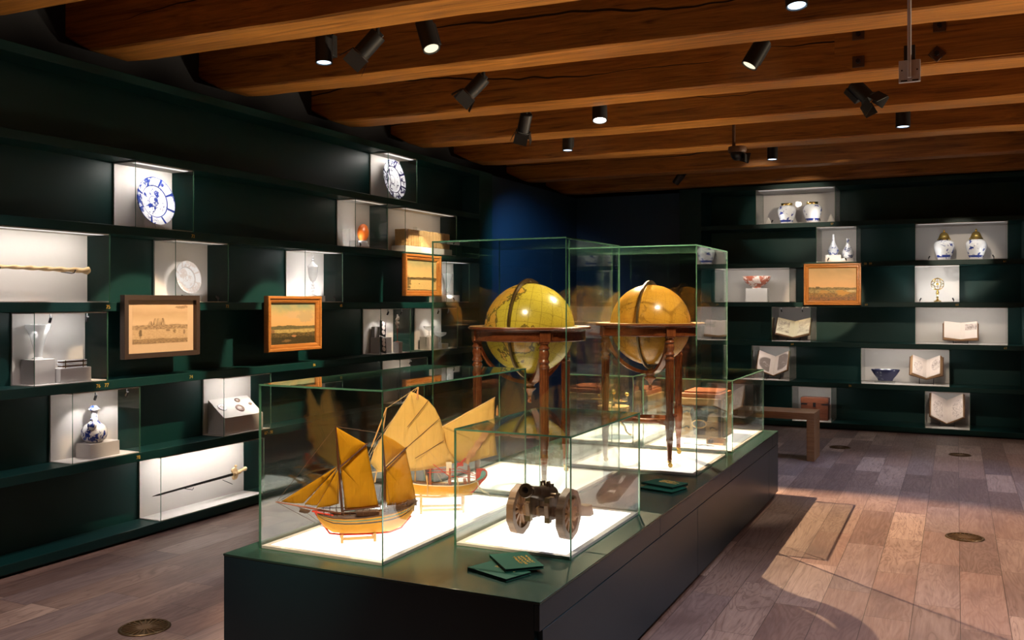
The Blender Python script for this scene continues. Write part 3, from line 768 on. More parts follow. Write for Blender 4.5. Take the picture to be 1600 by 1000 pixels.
# sword
t = wl('sword','slender dark sword with carved ivory hilt, tilted in the floor-level case','sword','L',4.70,.10,T5+.165)
mb = MB(); mb.M = Matrix.Rotation(R(-1.5),4,'Y')
mb.prism([(.008,0),(.06,.006),(.81,.0105),(.81,-.0105),(.06,-.006)],-.003,.003).build('blade', M['black_gloss'], t)
hg = MB(); hg.M = mb.M.copy()
hg.path([(.81,0,0),(.825,0,0),(.835,0,0)],[.014,.018,.012],12).prism([(.79,.03),(.80,.045),(.82,.05),(.845,.04),(.85,.02),(.865,.0),(.85,-.03),(.84,-.042),(.81,-.045),(.80,-.03),(.805,0)],-.008,.008).sphere((.838,0,.058),.011,8)
hg.build('guard', M['ivory'], t, .002)
g2 = MB(); g2.M = mb.M.copy()
g2.path([(.85,0,.0),(.875,0,.006),(.90,0,.012),(.925,0,.015),(.94,0,.018),(.955,0,.021)],[.010,.016,.012,.013,.018,.012],12).build('grip', M['ivory'], t)
b = MB(); b.path([(.385,.1,-.02),(.385,.0,-.022),(.385,-.012,-.005)],.0025,8).path([(.33,-.006,.016),(.40,-.006,.004)],.0018,6).path([(.80,.1,-.03),(.80,.0,-.055)],.0025,8)
b.build('bracket', M['black'], t)

# ---- right wall ceramics
jp = porcelain('jar_print',15,.555,2.2,bands=((.025,.05),)); jp2 = porcelain('jar_print_b',15,.55,7.4,bands=((.03,.06),)); jp3 = porcelain('jar_print_c',15,.575,21.,bands=((.03,.06),))
def jar(label, u, z, h, r, mat, lid):
    t = wl('porcelain_jar', label, 'jar', 'R', u, .115, z, None)
    P = [(.58,0),(.60,.02),(.66,.10),(.80,.30),(.95,.52),(1.0,.68),(.98,.80),(.88,.90),(.68,.965),(.60,.98),(.55,1.0),(.5,.98),(0,.97)]
    MB().lathe([(a*r, b*h) for a, b in P], 40).build('body', mat, t)
    if lid:
        MB().lathe([(.60*r,h*1.0),(.66*r,h*1.01),(.68*r,h*1.05),(.62*r,h*1.07),(.58*r,h*1.09),(.50*r,h*1.18),(.40*r,h*1.30),(.26*r,h*1.37),(.12*r,h*1.40),(.07*r,h*1.43),(.12*r,h*1.46),(.10*r,h*1.49),(.03*r,h*1.54),(0,h*1.55)],32).build('brass_lid', M['bright_brass'], t)
    else:
        MB().lathe([(.57*r,h*.97),(.63*r,h*.985),(.60*r,h*1.03),(.66*r,h*1.10),(.60*r,h*1.10),(.54*r,h*1.03),(.52*r,h*.99)],32).build('brass_rim', M['bright_brass'], t)
jar('squat blue and white jar with brass rim, left of the pair in the top case',-2.006,T0+.009,.245,.116,jp,False)
jar('squat blue and white jar with brass rim, right of the pair in the top case',-1.684,T0+.009,.248,.118,jp2,False)
jar('blue and white jar with tall brass lid, left of the lidded pair',-.14,T1+.009,.242,.116,jp3,True)
jar('blue and white jar with tall brass lid, right of the lidded pair',.21,T1+.009,.242,.116,jp,True)
def tent(label, u, lev, s=.085):
    t = wl('folded_card', label, 'card', 'R', u, .05, TOPS[lev]+.009)
    MB().prism([(0,0),(s,0),(s/2,s*1.05)],0,.05).build('card_body', M['fabric'], t, .001)
tent('pale triangular card at the left of the brass-rimmed jars',-2.27,5)
tent('pale triangular card at the right of the brass-rimmed jars',-1.50,5,.10)
block('R',-1.52,-1.325,.07,.18,T1+.008,.092,'white block under the taller slim bottle','fabric')
block('R',-1.322,-1.175,.06,.17,T1+.008,.046,'white block under the shorter slim bottle','fabric')
bp = porcelain('bottle_print',30,.54,5.,(.06,.10,.34)); bp2 = porcelain('bottle_print_b',24,.53,8.,(.16,.17,.26),(.78,.76,.74))
t = wl('porcelain_bottle','slim pale blue bottle with long tapering neck','bottle','R',-1.427,.12,T1+.101)
MB().lathe([(.045,0),(.047,.005),(.062,.03),(.066,.055),(.056,.09),(.034,.13),(.020,.165),(.015,.20),(.012,.25),(.015,.262),(.010,.264),(0,.26)],32).build('body', bp, t)
t = wl('porcelain_bottle','white bottle with round belly and dark shoulder','bottle','R',-1.250,.115,T1+.055)
MB().lathe([(.046,0),(.05,.006),(.068,.04),(.070,.070),(.058,.105),(.036,.145),(.020,.175),(.0165,.21),(.018,.235),(.024,.25),(.020,.252),(0,.245)],32).build('body', bp2, t)
block('R',-2.525,-2.245,.05,.19,T2+.008,.178,'white block under the pink bowl','fabric')
pk = porcelain('pink_bowl_print',26,.50,3.1,(.42,.12,.07),(.74,.62,.56))
t = wl('porcelain_bowl','pink and red patterned bowl on a white block','bowl','R',-2.395,.12,T2+.187)
MB().lathe([(.055,0),(.058,.022),(.09,.035),(.145,.075),(.178,.125),(.190,.160),(.184,.160),(.14,.08),(.08,.045),(0,.04)],44,0,(0,0,0),1,.58).build('body', pk, t)
bb = porcelain('blue_bowl_print',24,.60,6.2,(.30,.34,.45),(.030,.036,.11))
t = wl('porcelain_bowl','dark blue bowl with pale pattern on a clear foot','bowl','R',-.806,.115,T4+.033)
MB().lathe([(.085,0),(.088,.01),(.10,.03),(.135,.075),(.160,.115),(.172,.140),(.166,.140),(.12,.065),(.08,.02),(0,.015)],44,0,(0,0,0),1,.62).build('body', bb, t)
block('R',-.93,-.69,.06,.17,T4+.008,.024,'flat clear block under the dark blue bowl','clear')
# armillary sphere
t = wl('armillary_sphere','golden armillary sphere on a turned brass foot','armillary sphere','R',-.213,.11,T2+.008)
MB().lathe([(.042,0),(.042,.008),(.022,.018),(.010,.03),(.016,.045),(.009,.058),(.007,.08),(.017,.100),(.020,.112),(.012,.125),(.008,.14),(0,.15)],24).build('foot', M['bright_brass'], t)
mb = MB(); c = (0,0,.215); r_ = .072
for rx, rz in ((0,0),(90,0),(90,60),(90,120),(66,0),(30,20)):
    rot = Matrix.Translation(c) @ Matrix.Rotation(R(rz),4,'Z') @ Matrix.Rotation(R(rx),4,'X')
    mb.M = rot; mb.path([(r_*math.cos(2*PI*k/40), r_*math.sin(2*PI*k/40), 0) for k in range(40)], .0032, 8, 0, True)
mb.M = Matrix.Translation(c); mb.sphere((0,0,0),.016,10).path([(0,0,-.07),(0,0,.085)],.0022,8)
mb.build('rings', M['bright_brass'], t)
# small chest
t = wl('small_chest','small reddish-brown wooden chest with strap hinges at floor level','chest','R',-1.815,.03,T5+.008)
MB().box(0,.335,0,.16,0,.215).build('body', M['small_chest'], t, .003)
MB().box(-.004,.339,-.004,.164,.2165,.285).box(.01,.325,.01,.15,.285,.29).build('lid', M['small_chest'], t, .004)
for x in (.0,.255):
    MB().box(x,x+.08,-.0065,-.0045,.195,.212).build('strap', M['iron'], t)
t2 = MB().box(.15,.185,-.008,-.0045,.17,.225).build('lock', M['iron'], t)

# ---- open books on black cradles
def open_book(label, u, z, pw, ph, alpha, beta, th, ill, lift=.03, paper='paper'):
    """pw x ph page; each half opened by alpha from flat, the whole leaning back by beta"""
    t = wl('open_book', label, 'book', 'R', u, .10, z)
    L = Matrix.Translation((0,-.03,lift)) @ Matrix.Rotation(-R(beta),4,'X')
    a = R(alpha)
    for s in (-1, 1):
        ca, sa = math.cos(a), math.sin(a)
        mb = MB(); mb.M = L
        # page block section in (x, n); n points to the reader (-y)
        sec = [(0,.004),(.25*pw*ca,.25*pw*sa+.004),(pw*ca,pw*sa),(pw*ca+th*.9*sa,pw*sa-th*ca),(.02*pw,-th*.55),(0,-th*.5)]
        pts = [(s*x,-n) for x, n in sec]; n_ = len(pts)
        vs = [(p[0],p[1],0) for p in pts]+[(p[0],p[1],ph) for p in pts]
        fs = [(i,(i+1) % n_,n_+(i+1) % n_,n_+i) for i in range(n_)]+[tuple(range(n_))[::-1],tuple(range(n_,2*n_))]
        mb.add(vs, fs, [0,0,1,1,1,1,1,1])
        pg = mb.build('page_block', [M[paper], M['page_edge']], t)
        cv = MB(); cv.M = L
        e = .006
        sec2 = [(0,-th*.5-.002),(pw*ca+th*sa+e,pw*sa-th*ca-.002),(pw*ca+th*sa+e+.003*sa,pw*sa-th*ca-.006),(0,-th*.5-.007)]
        cv.prism([(s*x,-n) for x, n in sec2], -.004, ph+.004, 'xy').build('cover', M['leather'], t)
        k = 0 if s < 0 else 1
        if ill[k]:
            cu, ct, ru, rt, dens, scale, rect = ill[k]
            pm = engraving('engraving_%s_%d' % (label[:12].replace(' ','_'), k), pw*.96, ph*.96, cu, ct, ru, rt, dens, scale, rect=rect, paper=(.66,.56,.50) if paper == 'paper' else (.58,.50,.34))
            sh = MB().add([(0,0,0),(pw*.70,0,0),(pw*.70,0,ph*.96),(0,0,ph*.96),(0,.0004,0),(pw*.70,.0004,0),(pw*.70,.0004,ph*.96),(0,.0004,ph*.96)],[(0,1,2,3),(7,6,5,4),(0,4,5,1),(1,5,6,2),(2,6,7,3),(3,7,4,0)])
            q_ = sh.build('engraved_sheet', pm, pg)
            # place on the page plane from the quarter line outwards
            x0 = .27*pw*ca
            n0 = .25*pw*sa+.004 + (sa*.02*pw)
            slope = math.atan2(pw*sa-(.25*pw*sa+.004), .75*pw*ca)
            if s > 0: loc = L @ Matrix.Translation((x0,-n0-.0012,ph*.02)) @ Matrix.Rotation(-slope,4,'Z')
            else: loc = L @ Matrix.Translation((-x0-.70*pw*math.cos(slope),-n0-.70*pw*math.sin(slope)-.0012,ph*.02)) @ Matrix.Rotation(slope,4,'Z')
            q_.matrix_local = loc
    return t
def cradle(label, u, z, lift, w=.16):
    t = wl('book_cradle', label, 'book stand', 'R', u, .10, z)
    mb = MB()
    for s in (-1,1):
        mb.path([(s*w/2,-.065,.003),(s*w/2,.06,.003)],.003,8).path([(s*w/2,-.02,.003),(s*w/2,-.02,lift-.02)],.003,8).path([(s*w/2,.06,.003),(s*w/2,.075,lift+.10)],.003,8)
    mb.path([(-w/2,.06,.003),(w/2,.06,.003)],.003,8)
    mb.build('wire', M['black'], t)
open_book('open yellowed atlas with framed engravings on both pages',-1.92,T3+.008,.225,.27,22,42,.030,[(.45,.52,.50,.38,.62,20,True),(.40,.52,.50,.38,.58,20,True)],.045,'paper_yellow' if 'paper_yellow' in M else 'paper')
cradle('black wire cradle under the yellowed atlas',-1.92,T3+.008,.045)
open_book('thick open book with a small picture on the right page, tan page edges',.041,T3+.008,.185,.235,13,34,.055,[None,(.42,.70,.46,.20,.62,30,True)],.050)
cradle('black wire cradle under the thick book at the right end',.041,T3+.008,.050)
open_book('open book with a big tangled black engraving across the page',-2.172,T4+.008,.240,.30,38,38,.020,[(.60,.42,.60,.40,.78,11,False),(.25,.55,.66,.46,.80,11,False)],.045)
cradle('black wire cradle under the book with the tangled engraving',-2.172,T4+.008,.045)
open_book('thick open book with an oval figure on the right page, beside the blue bowl',-.337,T4+.008,.19,.27,36,38,.055,[(.4,.5,.35,.35,.40,18,False),(.45,.55,.40,.34,.58,24,False)],.075)
cradle('black wire cradle under the book beside the blue bowl',-.337,T4+.008,.075)
open_book('big open book with pale figures on both pages at floor level',-.108,T5+.008,.235,.34,42,40,.022,[(.5,.45,.40,.40,.52,16,False),(.4,.45,.40,.42,.46,16,False)],.040)
cradle('black wire cradle under the big floor-level book',-.108,T5+.008,.040)

# ---- pictures hung across the shelves
def picture(label, cat, side, u, z, w, h, prof, fmat, canvas, cw, mat_board=None, depth=.05):
    """u,z lower left corner of the frame; prof in (inset, y) from the back plane; canvas inset cw"""
    t = wl('framed_print' if mat_board else 'framed_painting', label, cat, side, u, -.008, z)
    MB().ring(w, h, prof).build('frame', M[fmat], t, .001)
    yb = -.012
    if mat_board:
        i2 = mat_board
        MB().box(cw-.005,w-cw+.005,yb-.001,yb+.002,cw-.005,h-cw+.005).build('mount_board', M['mount'], t)
        o = MB().box(0,w-2*i2[0],0,.001,0,h-i2[1]-i2[2]).build('print_sheet', canvas, t); o.location = (i2[0],yb-.0022,i2[1])
    else:
        o = MB().box(0,w-2*cw+.01,0,.004,0,h-2*cw+.01).build('canvas', canvas, t); o.location = (cw-.005,yb,cw-.005)
    MB().bar((w*.3,.004,h*.5),(w*.7,.004,h*.5),.008,.05).build('hanging_rail', M['black'], t)
    return t
M['mount'] = plain('sepia_mount_board', (.62,.44,.27), .85, vary=.08, scale=20)
PR = [(0,0),(0,-.040),(.004,-.046),(.020,-.048),(.026,-.040),(.030,-.034),(.040,-.036),(.052,-.030),(.058,-.020),(.058,-.008),(.050,-.004),(.05,0)]
w_, h_ = .675, .425
pm = scene_mat('sepia_engraving', w_-.18, h_-.155, [(.0,(.40,.26,.13)),(.5,(.62,.44,.26)),(.75,(.50,.34,.19)),(1,(.60,.42,.25))],
    [(.47,.10,3.,1.2,(.46,.31,.17),(.16,.10,.05)),(.36,.05,4.,4.1,(.56,.39,.22),(.44,.29,.15)),(.12,.10,5.,8.3,(.22,.14,.07),(.40,.26,.13))],
    mesa=[(.46,.085,.42,.64,.14,(.52,.36,.20),(.15,.095,.045)),(.31,.012,.42,.57,.40,(.50,.34,.19),(.13,.08,.04)),(.74,.02,.40,.47,.7,(.46,.31,.17),(.2,.13,.06))],
    blot=[(.62,.33,.04,.03,(.22,.14,.07)),(.74,.30,.03,.06,(.20,.13,.06)),(.13,.26,.03,.12,(.10,.065,.03)),(.92,.27,.02,.07,(.24,.15,.08)),(.88,.92,.14,.05,(.28,.18,.09))], noise_amp=.16)
picture('dark-framed sepia print of a flat-topped mountain, left of the pictures','print','L',4.337,1.222,w_-.008,h_,[(0,0),(0,-.044),(.034,-.044),(.034,-.012),(.02,0)],'dark_frame',pm,.034,(.090,.095,.060))
w_, h_ = .69, .452
pm = scene_mat('hill_landscape', w_-.10, h_-.10, [(.40,(.66,.36,.13)),(.62,(.60,.36,.15)),(.80,(.46,.36,.15)),(1,(.22,.29,.17))],
    [(.455,.16,2.2,2.4,(.10,.09,.035),(.17,.13,.05)),(.37,.05,3.,5.5,(.48,.36,.12),(.28,.20,.07)),(.29,.08,5.,3.3,(.045,.038,.012),(.20,.13,.04)),(.19,.10,2.,7.7,(.060,.045,.014),(.028,.022,.008))],
    blot=[(.52,.21,.05,.03,(.50,.22,.09)),(.36,.10,.10,.035,(.24,.14,.05)),(.07,.33,.05,.04,(.20,.10,.04)),(.55,.70,.24,.10,(.52,.36,.18)),(.78,.66,.20,.16,(.42,.32,.16))], noise_amp=.22)
picture('orange wood framed landscape of low hills, middle of the left wall pictures','painting','L',5.735,1.197,w_-.004,h_,PR,'frame_wood',pm,.055)
w_, h_ = .708, .424
pm = scene_mat('bay_landscape', w_-.10, h_-.10, [(.42,(.66,.44,.17)),(.65,(.56,.40,.16)),(1,(.26,.27,.13))],
    [(.44,.12,2.4,9.4,(.10,.075,.025),(.20,.13,.05)),(.36,.03,2.,2.2,(.62,.46,.18),(.56,.40,.15)),(.06,.06,3.,6.,(.10,.075,.025),(.3,.2,.08))],
    blot=[(.05,.26,.11,.24,(.06,.045,.018)),(.20,.40,.10,.05,(.07,.055,.02)),(.62,.43,.10,.025,(.10,.07,.03)),(.42,.24,.03,.02,(.14,.09,.03)),(.93,.36,.04,.06,(.08,.06,.02))], noise_amp=.2)
picture('orange wood framed painting of a pale bay, farthest on the left wall','painting','L',7.758,1.660,w_,h_,PR,'frame_wood',pm,.055)
w_, h_ = .685, .523
pm = scene_mat('rooftop_landscape', w_-.10, h_-.10, [(.40,(.66,.38,.16)),(.62,(.58,.36,.16)),(1,(.40,.27,.11))],
    [(.405,.10,6.,1.7,(.10,.075,.02),(.32,.22,.08)),(.34,.05,4.,4.7,(.42,.30,.10),(.10,.075,.022)),(.24,.10,3.,8.1,(.34,.17,.035),(.08,.055,.018)),(.12,.08,5.,5.2,(.30,.12,.03),(.045,.032,.012))],
    blot=[(.70,.25,.15,.08,(.52,.26,.04)),(.33,.27,.13,.05,(.46,.24,.05)),(.20,.40,.06,.04,(.05,.04,.012)),(.88,.30,.10,.03,(.60,.46,.22))], noise_amp=.22)
picture('orange wood framed painting of rooftops, on the far wall','painting','R',-1.752,1.562,w_,h_,PR,'frame_wood',pm,.055)
# ------------------------------------------------------------------ the long plinth
PX0,PX1,PY0,PY1,PZ = -2.80,-1.331,2.985,7.83,.535
t = thing('display_plinth','long low dark green plinth carrying the glass cases','plinth',((PX0+PX1)/2,(PY0+PY1)/2,0))
ox, oy = (PX0+PX1)/2,(PY0+PY1)/2
def pb(x0,x1,y0,y1,z0,z1): return MB().box(x0-ox,x1-ox,y0-oy,y1-oy,z0,z1)
pb(PX0,PX1,PY0,PY1,PZ-.010,PZ).build('top', M['plinth_top'], t, .0015)
pb(PX0+.03,PX1-.03,PY0+.03,PY1-.03,.001,.045).build('toe_kick', M['black'], t)
pb(PX0+.004,PX1-.024,PY0+.001,PY1-.004,.035,PZ-.0105).build('carcass', M['plinth_side'], t)
for (y0,y1) in ((PY0+.002,4.46),(4.464,6.06),(6.064,7.56),(7.564,PY1-.002)):
    pb(PX1-.0235,PX1-.002,y0,y1,PZ-.105,PZ-.0115).build('frieze_panel', M['plinth_side'], t, .001)
for (y0,y1) in ((PY0+.03,5.20),(5.204,7.42),(7.424,PY1-.002)):
    pb(PX1-.0235,PX1-.002,y0,y1,.035,PZ-.109).build('side_panel', M['plinth_side'], t, .001)

# ------------------------------------------------------------------ glass cases on the plinth
def lit_panel(col, st):
    q = NT('light_panel')
    return q.surf(q.n('ShaderNodeBsdfPrincipled', {'Base Color':(.8,.78,.74,1), 'Roughness':.6, 'Emission Color':(*col,1), 'Emission Strength':st}))
def light_case(label, x0,x1,y0,y1,zt, col, st):
    z0 = PZ+.0006
    cx, cy = (x0+x1)/2,(y0+y1)/2
    t = thing('glass_case', label, 'glass case', (cx,cy,z0), 0, 'glass cases on the plinth')
    w, d, h = x1-x0, y1-y0, zt-z0
    b = lambda a0,a1,b0,b1,c0,c1: MB().box(a0-w/2,a1-w/2,b0-d/2,b1-d/2,c0,c1)
    g = .007
    # raised rim and the luminous panel inside it
    mb = MB()
    for a0,a1,b0,b1 in ((g+.001,w-g-.001,g+.001,.034),(g+.001,w-g-.001,d-.034,d-g-.001),(g+.001,.034,.0345,d-.0345),(w-.034,w-g-.001,.0345,d-.0345)):
        mb.box(a0-w/2,a1-w/2,b0-d/2,b1-d/2,0,.013)
    mb.build('base_rim', M['fabric'], t, .001)
    b(.035,w-.035,.035,d-.035,0,.0115).build('light_panel', lit_panel(col, st), t)
    def pane(nm,a0,a1,b0,b1,c0,c1):
        dims = (a1-a0,b1-b0,c1-c0); ax = dims.index(min(dims)); mainf = {0:(3,5),1:(2,4),2:(0,1)}[ax]
        MB().box(a0-w/2,a1-w/2,b0-d/2,b1-d/2,c0,c1,[0 if k in mainf else 1 for k in range(6)]).build(nm,[M['glass'],M['edge']],t)
    pane('front_pane',0,w,0,g,0,h-g-.0004); pane('back_pane',0,w,d-g,d,0,h-g-.0004)
    pane('side_pane',0,g,g+.0003,d-g-.0003,0,h-g-.0004); pane('side_pane',w-g,w,g+.0003,d-g-.0003,0,h-g-.0004)
    pane('top_pane',0,w,0,d,h-g,h)
    return t
WP=(1.,.93,.84); CP=(1.,.97,.93)
light_case('long glass case over the two ship models',-2.715,-2.08,3.11,4.485,1.246,CP,1.35)
light_case('low glass case over the model cannon',-1.98,-1.43,3.52,4.44,1.047,CP,1.35)
light_case('tall glass case over the yellow globe of the earth',-2.72,-1.885,4.575,5.445,1.950,WP,.78)
light_case('tall glass case over the amber globe of the sky',-2.272,-1.428,5.55,6.385,1.952,WP,.78)
light_case('low glass case over the old strongbox, far right end of the plinth',-2.08,-1.422,6.52,7.685,1.05,WP,.85)
light_case('low glass case over the brass orrery, far left end of the plinth',-2.72,-2.17,6.57,7.685,1.05,WP,.78)
LZ = PZ+.0125           # top of the light panels

# ------------------------------------------------------------------ booklets
def booklet(label, cx, cy, ang, w, d, z, rows):
    t = thing('booklet', label, 'booklet', (cx,cy,z), ang, 'green visitor booklets on the plinth')
    MB().box(-w/2,w/2,-d/2,d/2,.0100,.0125).box(-w/2,w/2,-d/2,d/2,0,.0025).box(-w/2,-w/2+.003,-d/2,d/2,.0025,.01).build('cover', M['green_cloth'], t, .0008)
    MB().box(-w/2+.0035,w/2-.004,-d/2+.004,d/2-.004,.0027,.0098).build('pages', M['navy'], t)
    rnd = random.Random(int(cx*1000)); mb = MB()
    for r_ in range(rows):
        y = .055-r_*.017; n = 9+rnd.randint(-2,2); x = -.055+rnd.random()*.012
        for k in range(n):
            ww = .007+rnd.random()*.004
            zz = .0127
            mb.path([(x,y,zz),(x+ww*.3,y+.005*rnd.choice((-1,1)),zz),(x+ww*.6,y+.005*rnd.choice((-1,1)),zz),(x+ww,y+rnd.random()*.004,zz)],.0016,4)
            x += ww+.002
    mb.build('gilt_lettering', M['gold_mark'], t)
    return t
a = math.atan2(-.16,.153)
booklet('upper green booklet with gilt lettering, turned askew on the near pair',-1.598,3.350,a,.222,.160,PZ+.0140,4)
booklet('lower green booklet half covered, near pair at the front of the plinth',-1.622,3.243,math.atan2(-.073,.201),.222,.135,PZ+.0006,3)
booklet('upper green booklet of the far pair beside the sky globe',-1.511,5.157,math.atan2(-.075,.221),.215,.165,PZ+.0140,4)
booklet('lower green booklet of the far pair beside the sky globe',-1.50,5.085,math.atan2(-.06,.225),.215,.165,PZ+.0006,3)

# ------------------------------------------------------------------ globes
def globe(label, x, y, zc, r, mat):
    z0 = LZ
    t = thing('library_globe', label, 'globe', (x,y,z0), 0, 'pair of floor globes in wooden stands')
    c = zc - z0
    sp = MB().sphere((0,0,0), r, 40).build('globe_ball', mat, t, sharp=80); sp.location = (0,0,c); sp.rotation_euler = (R(-18),0,0)
    # meridian ring, a flat band standing in the y-z plane
    def band(r0,r1,hw,mt,nm,parent,a0=0,a1=360,n=96,plane='yz',zc_=c):
        rows = []
        full = (a1-a0) >= 360
        for i in range(n+1):
            a_ = R(a0+(a1-a0)*i/n); ca, sa = math.cos(a_), math.sin(a_)
            sec = [(r0,-hw),(r1,-hw),(r1,hw),(r0,hw),(r0,-hw)]
            if plane == 'yz': rows.append([(w_,rr*ca,zc_+rr*sa) for rr,w_ in sec])
            elif plane == 'xz': rows.append([(rr*ca,w_,zc_+rr*sa) for rr,w_ in sec])
            else: rows.append([(rr*ca,rr*sa,zc_+w_) for rr,w_ in sec])
        mb = MB(); mb.grid(rows)
        if not full:
            for q_, rev in ((rows[0],0),(rows[-1],1)): mb.add(q_[:4],[(0,1,2,3)])
        return mb.build(nm, mt, parent)
    band(r+.006,r+.028,.0055,M['dark_brass'],'meridian_ring',t)
    MB().lathe([(.035,0),(.036,.003),(.012,.004),(.006,.012),(0,.013)],24,0,(0,0,c+r+.001)).build('hour_dial', M['dark_brass'], t)
    # horizon: flat top ring over a turned apron
    n = 96; prof = [(r+.014,.000),(.362,.000),(.366,.004),(.366,.010),(.360,.016),(.348,.018),(.340,.020),(.334,.026),(.334,.078),(.330,.082),(.312,.082),(.312,.02),(r+.014,.014)]
    mb = MB(); rows = []
    for i in range(n+1):
        a_ = 2*PI*i/n
        rows.append([(p[0]*math.cos(a_),p[0]*math.sin(a_),c+.012-p[1]) for p in prof+[prof[0]]])
    mb.grid(rows).build('horizon_ring', M['mahogany_h'], t)
    mb = MB(); rows = []
    for i in range(n+1):
        a_ = 2*PI*i/n
        rows.append([(p[0]*math.cos(a_),p[0]*math.sin(a_),c+.0125+p[1]) for p in ((r+.016,0),(.358,0),(.358,.0012),(r+.016,.0012),(r+.016,0))])
    mb.grid(rows).build('calendar_paper', M['paper_gold'], t)
    # three legs
    F = Vector((-.4346,.9006)); Rr = Vector((.9006,.4346))
    RL = .318
    tops = []
    for ang in (-166,-76,44):
        d = Rr*math.cos(R(ang))*1 + F*math.sin(R(ang))*1
        px, py = d.x*RL, d.y*RL
        zt = c-.070
        L = MB(); L.M = Matrix.Translation((px,py,0))
        zs = .270   # collar with the stretcher
        prof = [(.010,.040),(.016,.048),(.014,.060),(.0155,.10),(.021,.165),(.026,.172),(.022,.180),(.023,.215),(.028,.250),(.030,.300),(.028,.315),(.030,.325),(.023,.335),(.0225,.345)]
        L.lathe(prof, 20)
        # reeded shaft
        rows = []
        for z_, rr in ((.345,.0215),(.40,.0235),(.55,.0265),(zt-.155,.0275),(zt-.15,.0275)):
            row = []
            for k in range(49):
                a_ = 2*PI*k/48; q_ = rr*(1-.10*abs(math.sin(a_*6)))
                row.append((q_*math.cos(a_),q_*math.sin(a_),z_))
            rows.append(row)
        L.grid(rows)
        L.lathe([(.029,zt-.150),(.031,zt-.146),(.031,zt-.138),(.026,zt-.134),(.025,zt-.122),(.030,zt-.118),(.031,zt-.112),(.030,zt-.106),(.025,zt-.102),(.024,zt-.092),(.026,zt-.086),(.030,zt-.070),(.030,zt-.060),(.026,zt-.048),(.024,zt-.044),(.030,zt-.040),(.031,zt-.034),(.030,zt-.028),(.024,zt-.024),(.024,zt-.012),(.030,zt-.008),(.030,zt)],24)
        leg = L.build('leg', M['mahogany'], t, sharp=50)
        kb = MB(); kb.M = Matrix.Translation((px,py,0)) @ Matrix.Rotation(math.atan2(d.y,d.x),4,'Z')
        kb.box(-.03,.028,-.032,.032,zt+.001,c-.012).build('leg_block', M['mahogany'], leg, .002)
        ca_ = MB(); ca_.M = Matrix.Translation((px,py,0))
        ca_.lathe([(.008,.034),(.013,.030),(.013,.040),(.012,.052),(0,.052)],16)
        ca_.M = Matrix.Translation((px+.006,py-.006,.0152)) @ Matrix.Rotation(R(30),4,'Z')
        ca_.prism([(.0148*math.cos(2*PI*k/20),.0148*math.sin(2*PI*k/20)) for k in range(20)],-.006,.006).box(-.004,.004,-.009,.009,.0,.022)
        ca_.build('castor', M['brass'], leg)
        tops.append(d)
        # stretcher bar to the central ring
        MB().bar((d.x*.118,d.y*.118,zs),(d.x*(RL-.022),d.y*(RL-.022),zs),.018,.022).build('stretcher', M['mahogany_h'], t, .002)
        # cradle arm under the ball
        mb = MB(); rows = []
        for i in range(25):
            a_ = R(-10-80*i/24); rr0, rr1 = r+.040, r+.062
            hw = .019
            nn = Vector((-d.y,d.x))
            row = []
            for rr, w_ in ((rr0,-hw),(rr1,-hw),(rr1,hw),(rr0,hw),(rr0,-hw)):
                row.append((d.x*rr*math.cos(a_)*1.0+nn.x*w_, d.y*rr*math.cos(a_)+nn.y*w_, c+rr*math.sin(a_)))
            rows.append(row)
        mb.grid(rows).build('cradle_arm', M['mahogany'], t)
    # central ring of the stretcher
    mb = MB(); rows = []
    for i in range(65):
        a_ = 2*PI*i/64
        rows.append([(p*math.cos(a_),p*math.sin(a_),.27+q_) for p,q_ in ((.100,-.014),(.128,-.014),(.134,-.004),(.130,.012),(.112,.016),(.104,.004),(.100,-.014))])
    mb.grid(rows).build('compass_ring', M['mahogany_h'], t)
    zb = c-r-.05
    MB().lathe([(.0,-.125),(.010,-.122),(.013,-.112),(.009,-.102),(.012,-.092),(.008,-.084),(.014,-.072),(.020,-.058),(.036,-.046),(.040,-.036),(.026,-.026),(.034,-.014),(.038,-.004),(.030,.006),(.022,.012),(.016,.03),(0,.03)],24,0,(0,0,zb)).build('pendant', M['mahogany'], t)
    return t
M['paper_gold'] = plain('horizon_paper', (.55,.33,.10), .4, vary=.3, scale=30)
globe('yellow terrestrial globe in a three-legged mahogany stand',-2.302,5.01,1.443,.270,M['globe_a'])
globe('amber celestial globe in a three-legged mahogany stand',-1.850,5.965,1.449,.268,M['globe_b'])

# ------------------------------------------------------------------ ship models
def sheet(pts, ny, nx, fn=lambda u,v:0.):
    """bilinear sheet between four corners (k,z): a b (top edge), d c (bottom edge)"""
    a,b,c,d = [Vector((p[0],0,p[1])) for p in pts]
    rows = []
    for i in range(ny+1):
        v = i/ny; l = a.lerp(d,v); r_ = b.lerp(c,v); row = []
        for j in range(nx+1):
            u = j/nx; p = l.lerp(r_,u); row.append((p.x,p.y+fn(u,v),p.z))
        rows.append(row)
    return rows
def poly_sail(mb, poly, y, belly=0., m=0, seed=0.):
    """fan of a polygon outline, subdivided towards its middle, with a gentle belly"""
    n = len(poly); cx = sum(p[0] for p in poly)/n; cz = sum(p[1] for p in poly)/n
    K = 8; dense = []
    for i in range(n):
        p, q_ = poly[i], poly[(i+1) % n]
        for j in range(6): dense.append((p[0]+(q_[0]-p[0])*j/6, p[1]+(q_[1]-p[1])*j/6))
    rows = []
    for i in range(K+1):
        s = 1-i/K; row = []
        for p in dense+[dense[0]]:
            x = cx+(p[0]-cx)*s; z = cz+(p[1]-cz)*s
            wv = noise.noise(Vector((x*18+seed,z*7,seed)))*.0035
            row.append((x, y-belly*(1-s*s)+wv*(1 if s < .99 else .3), z))
        rows.append(row)
    mb.grid(rows, m)
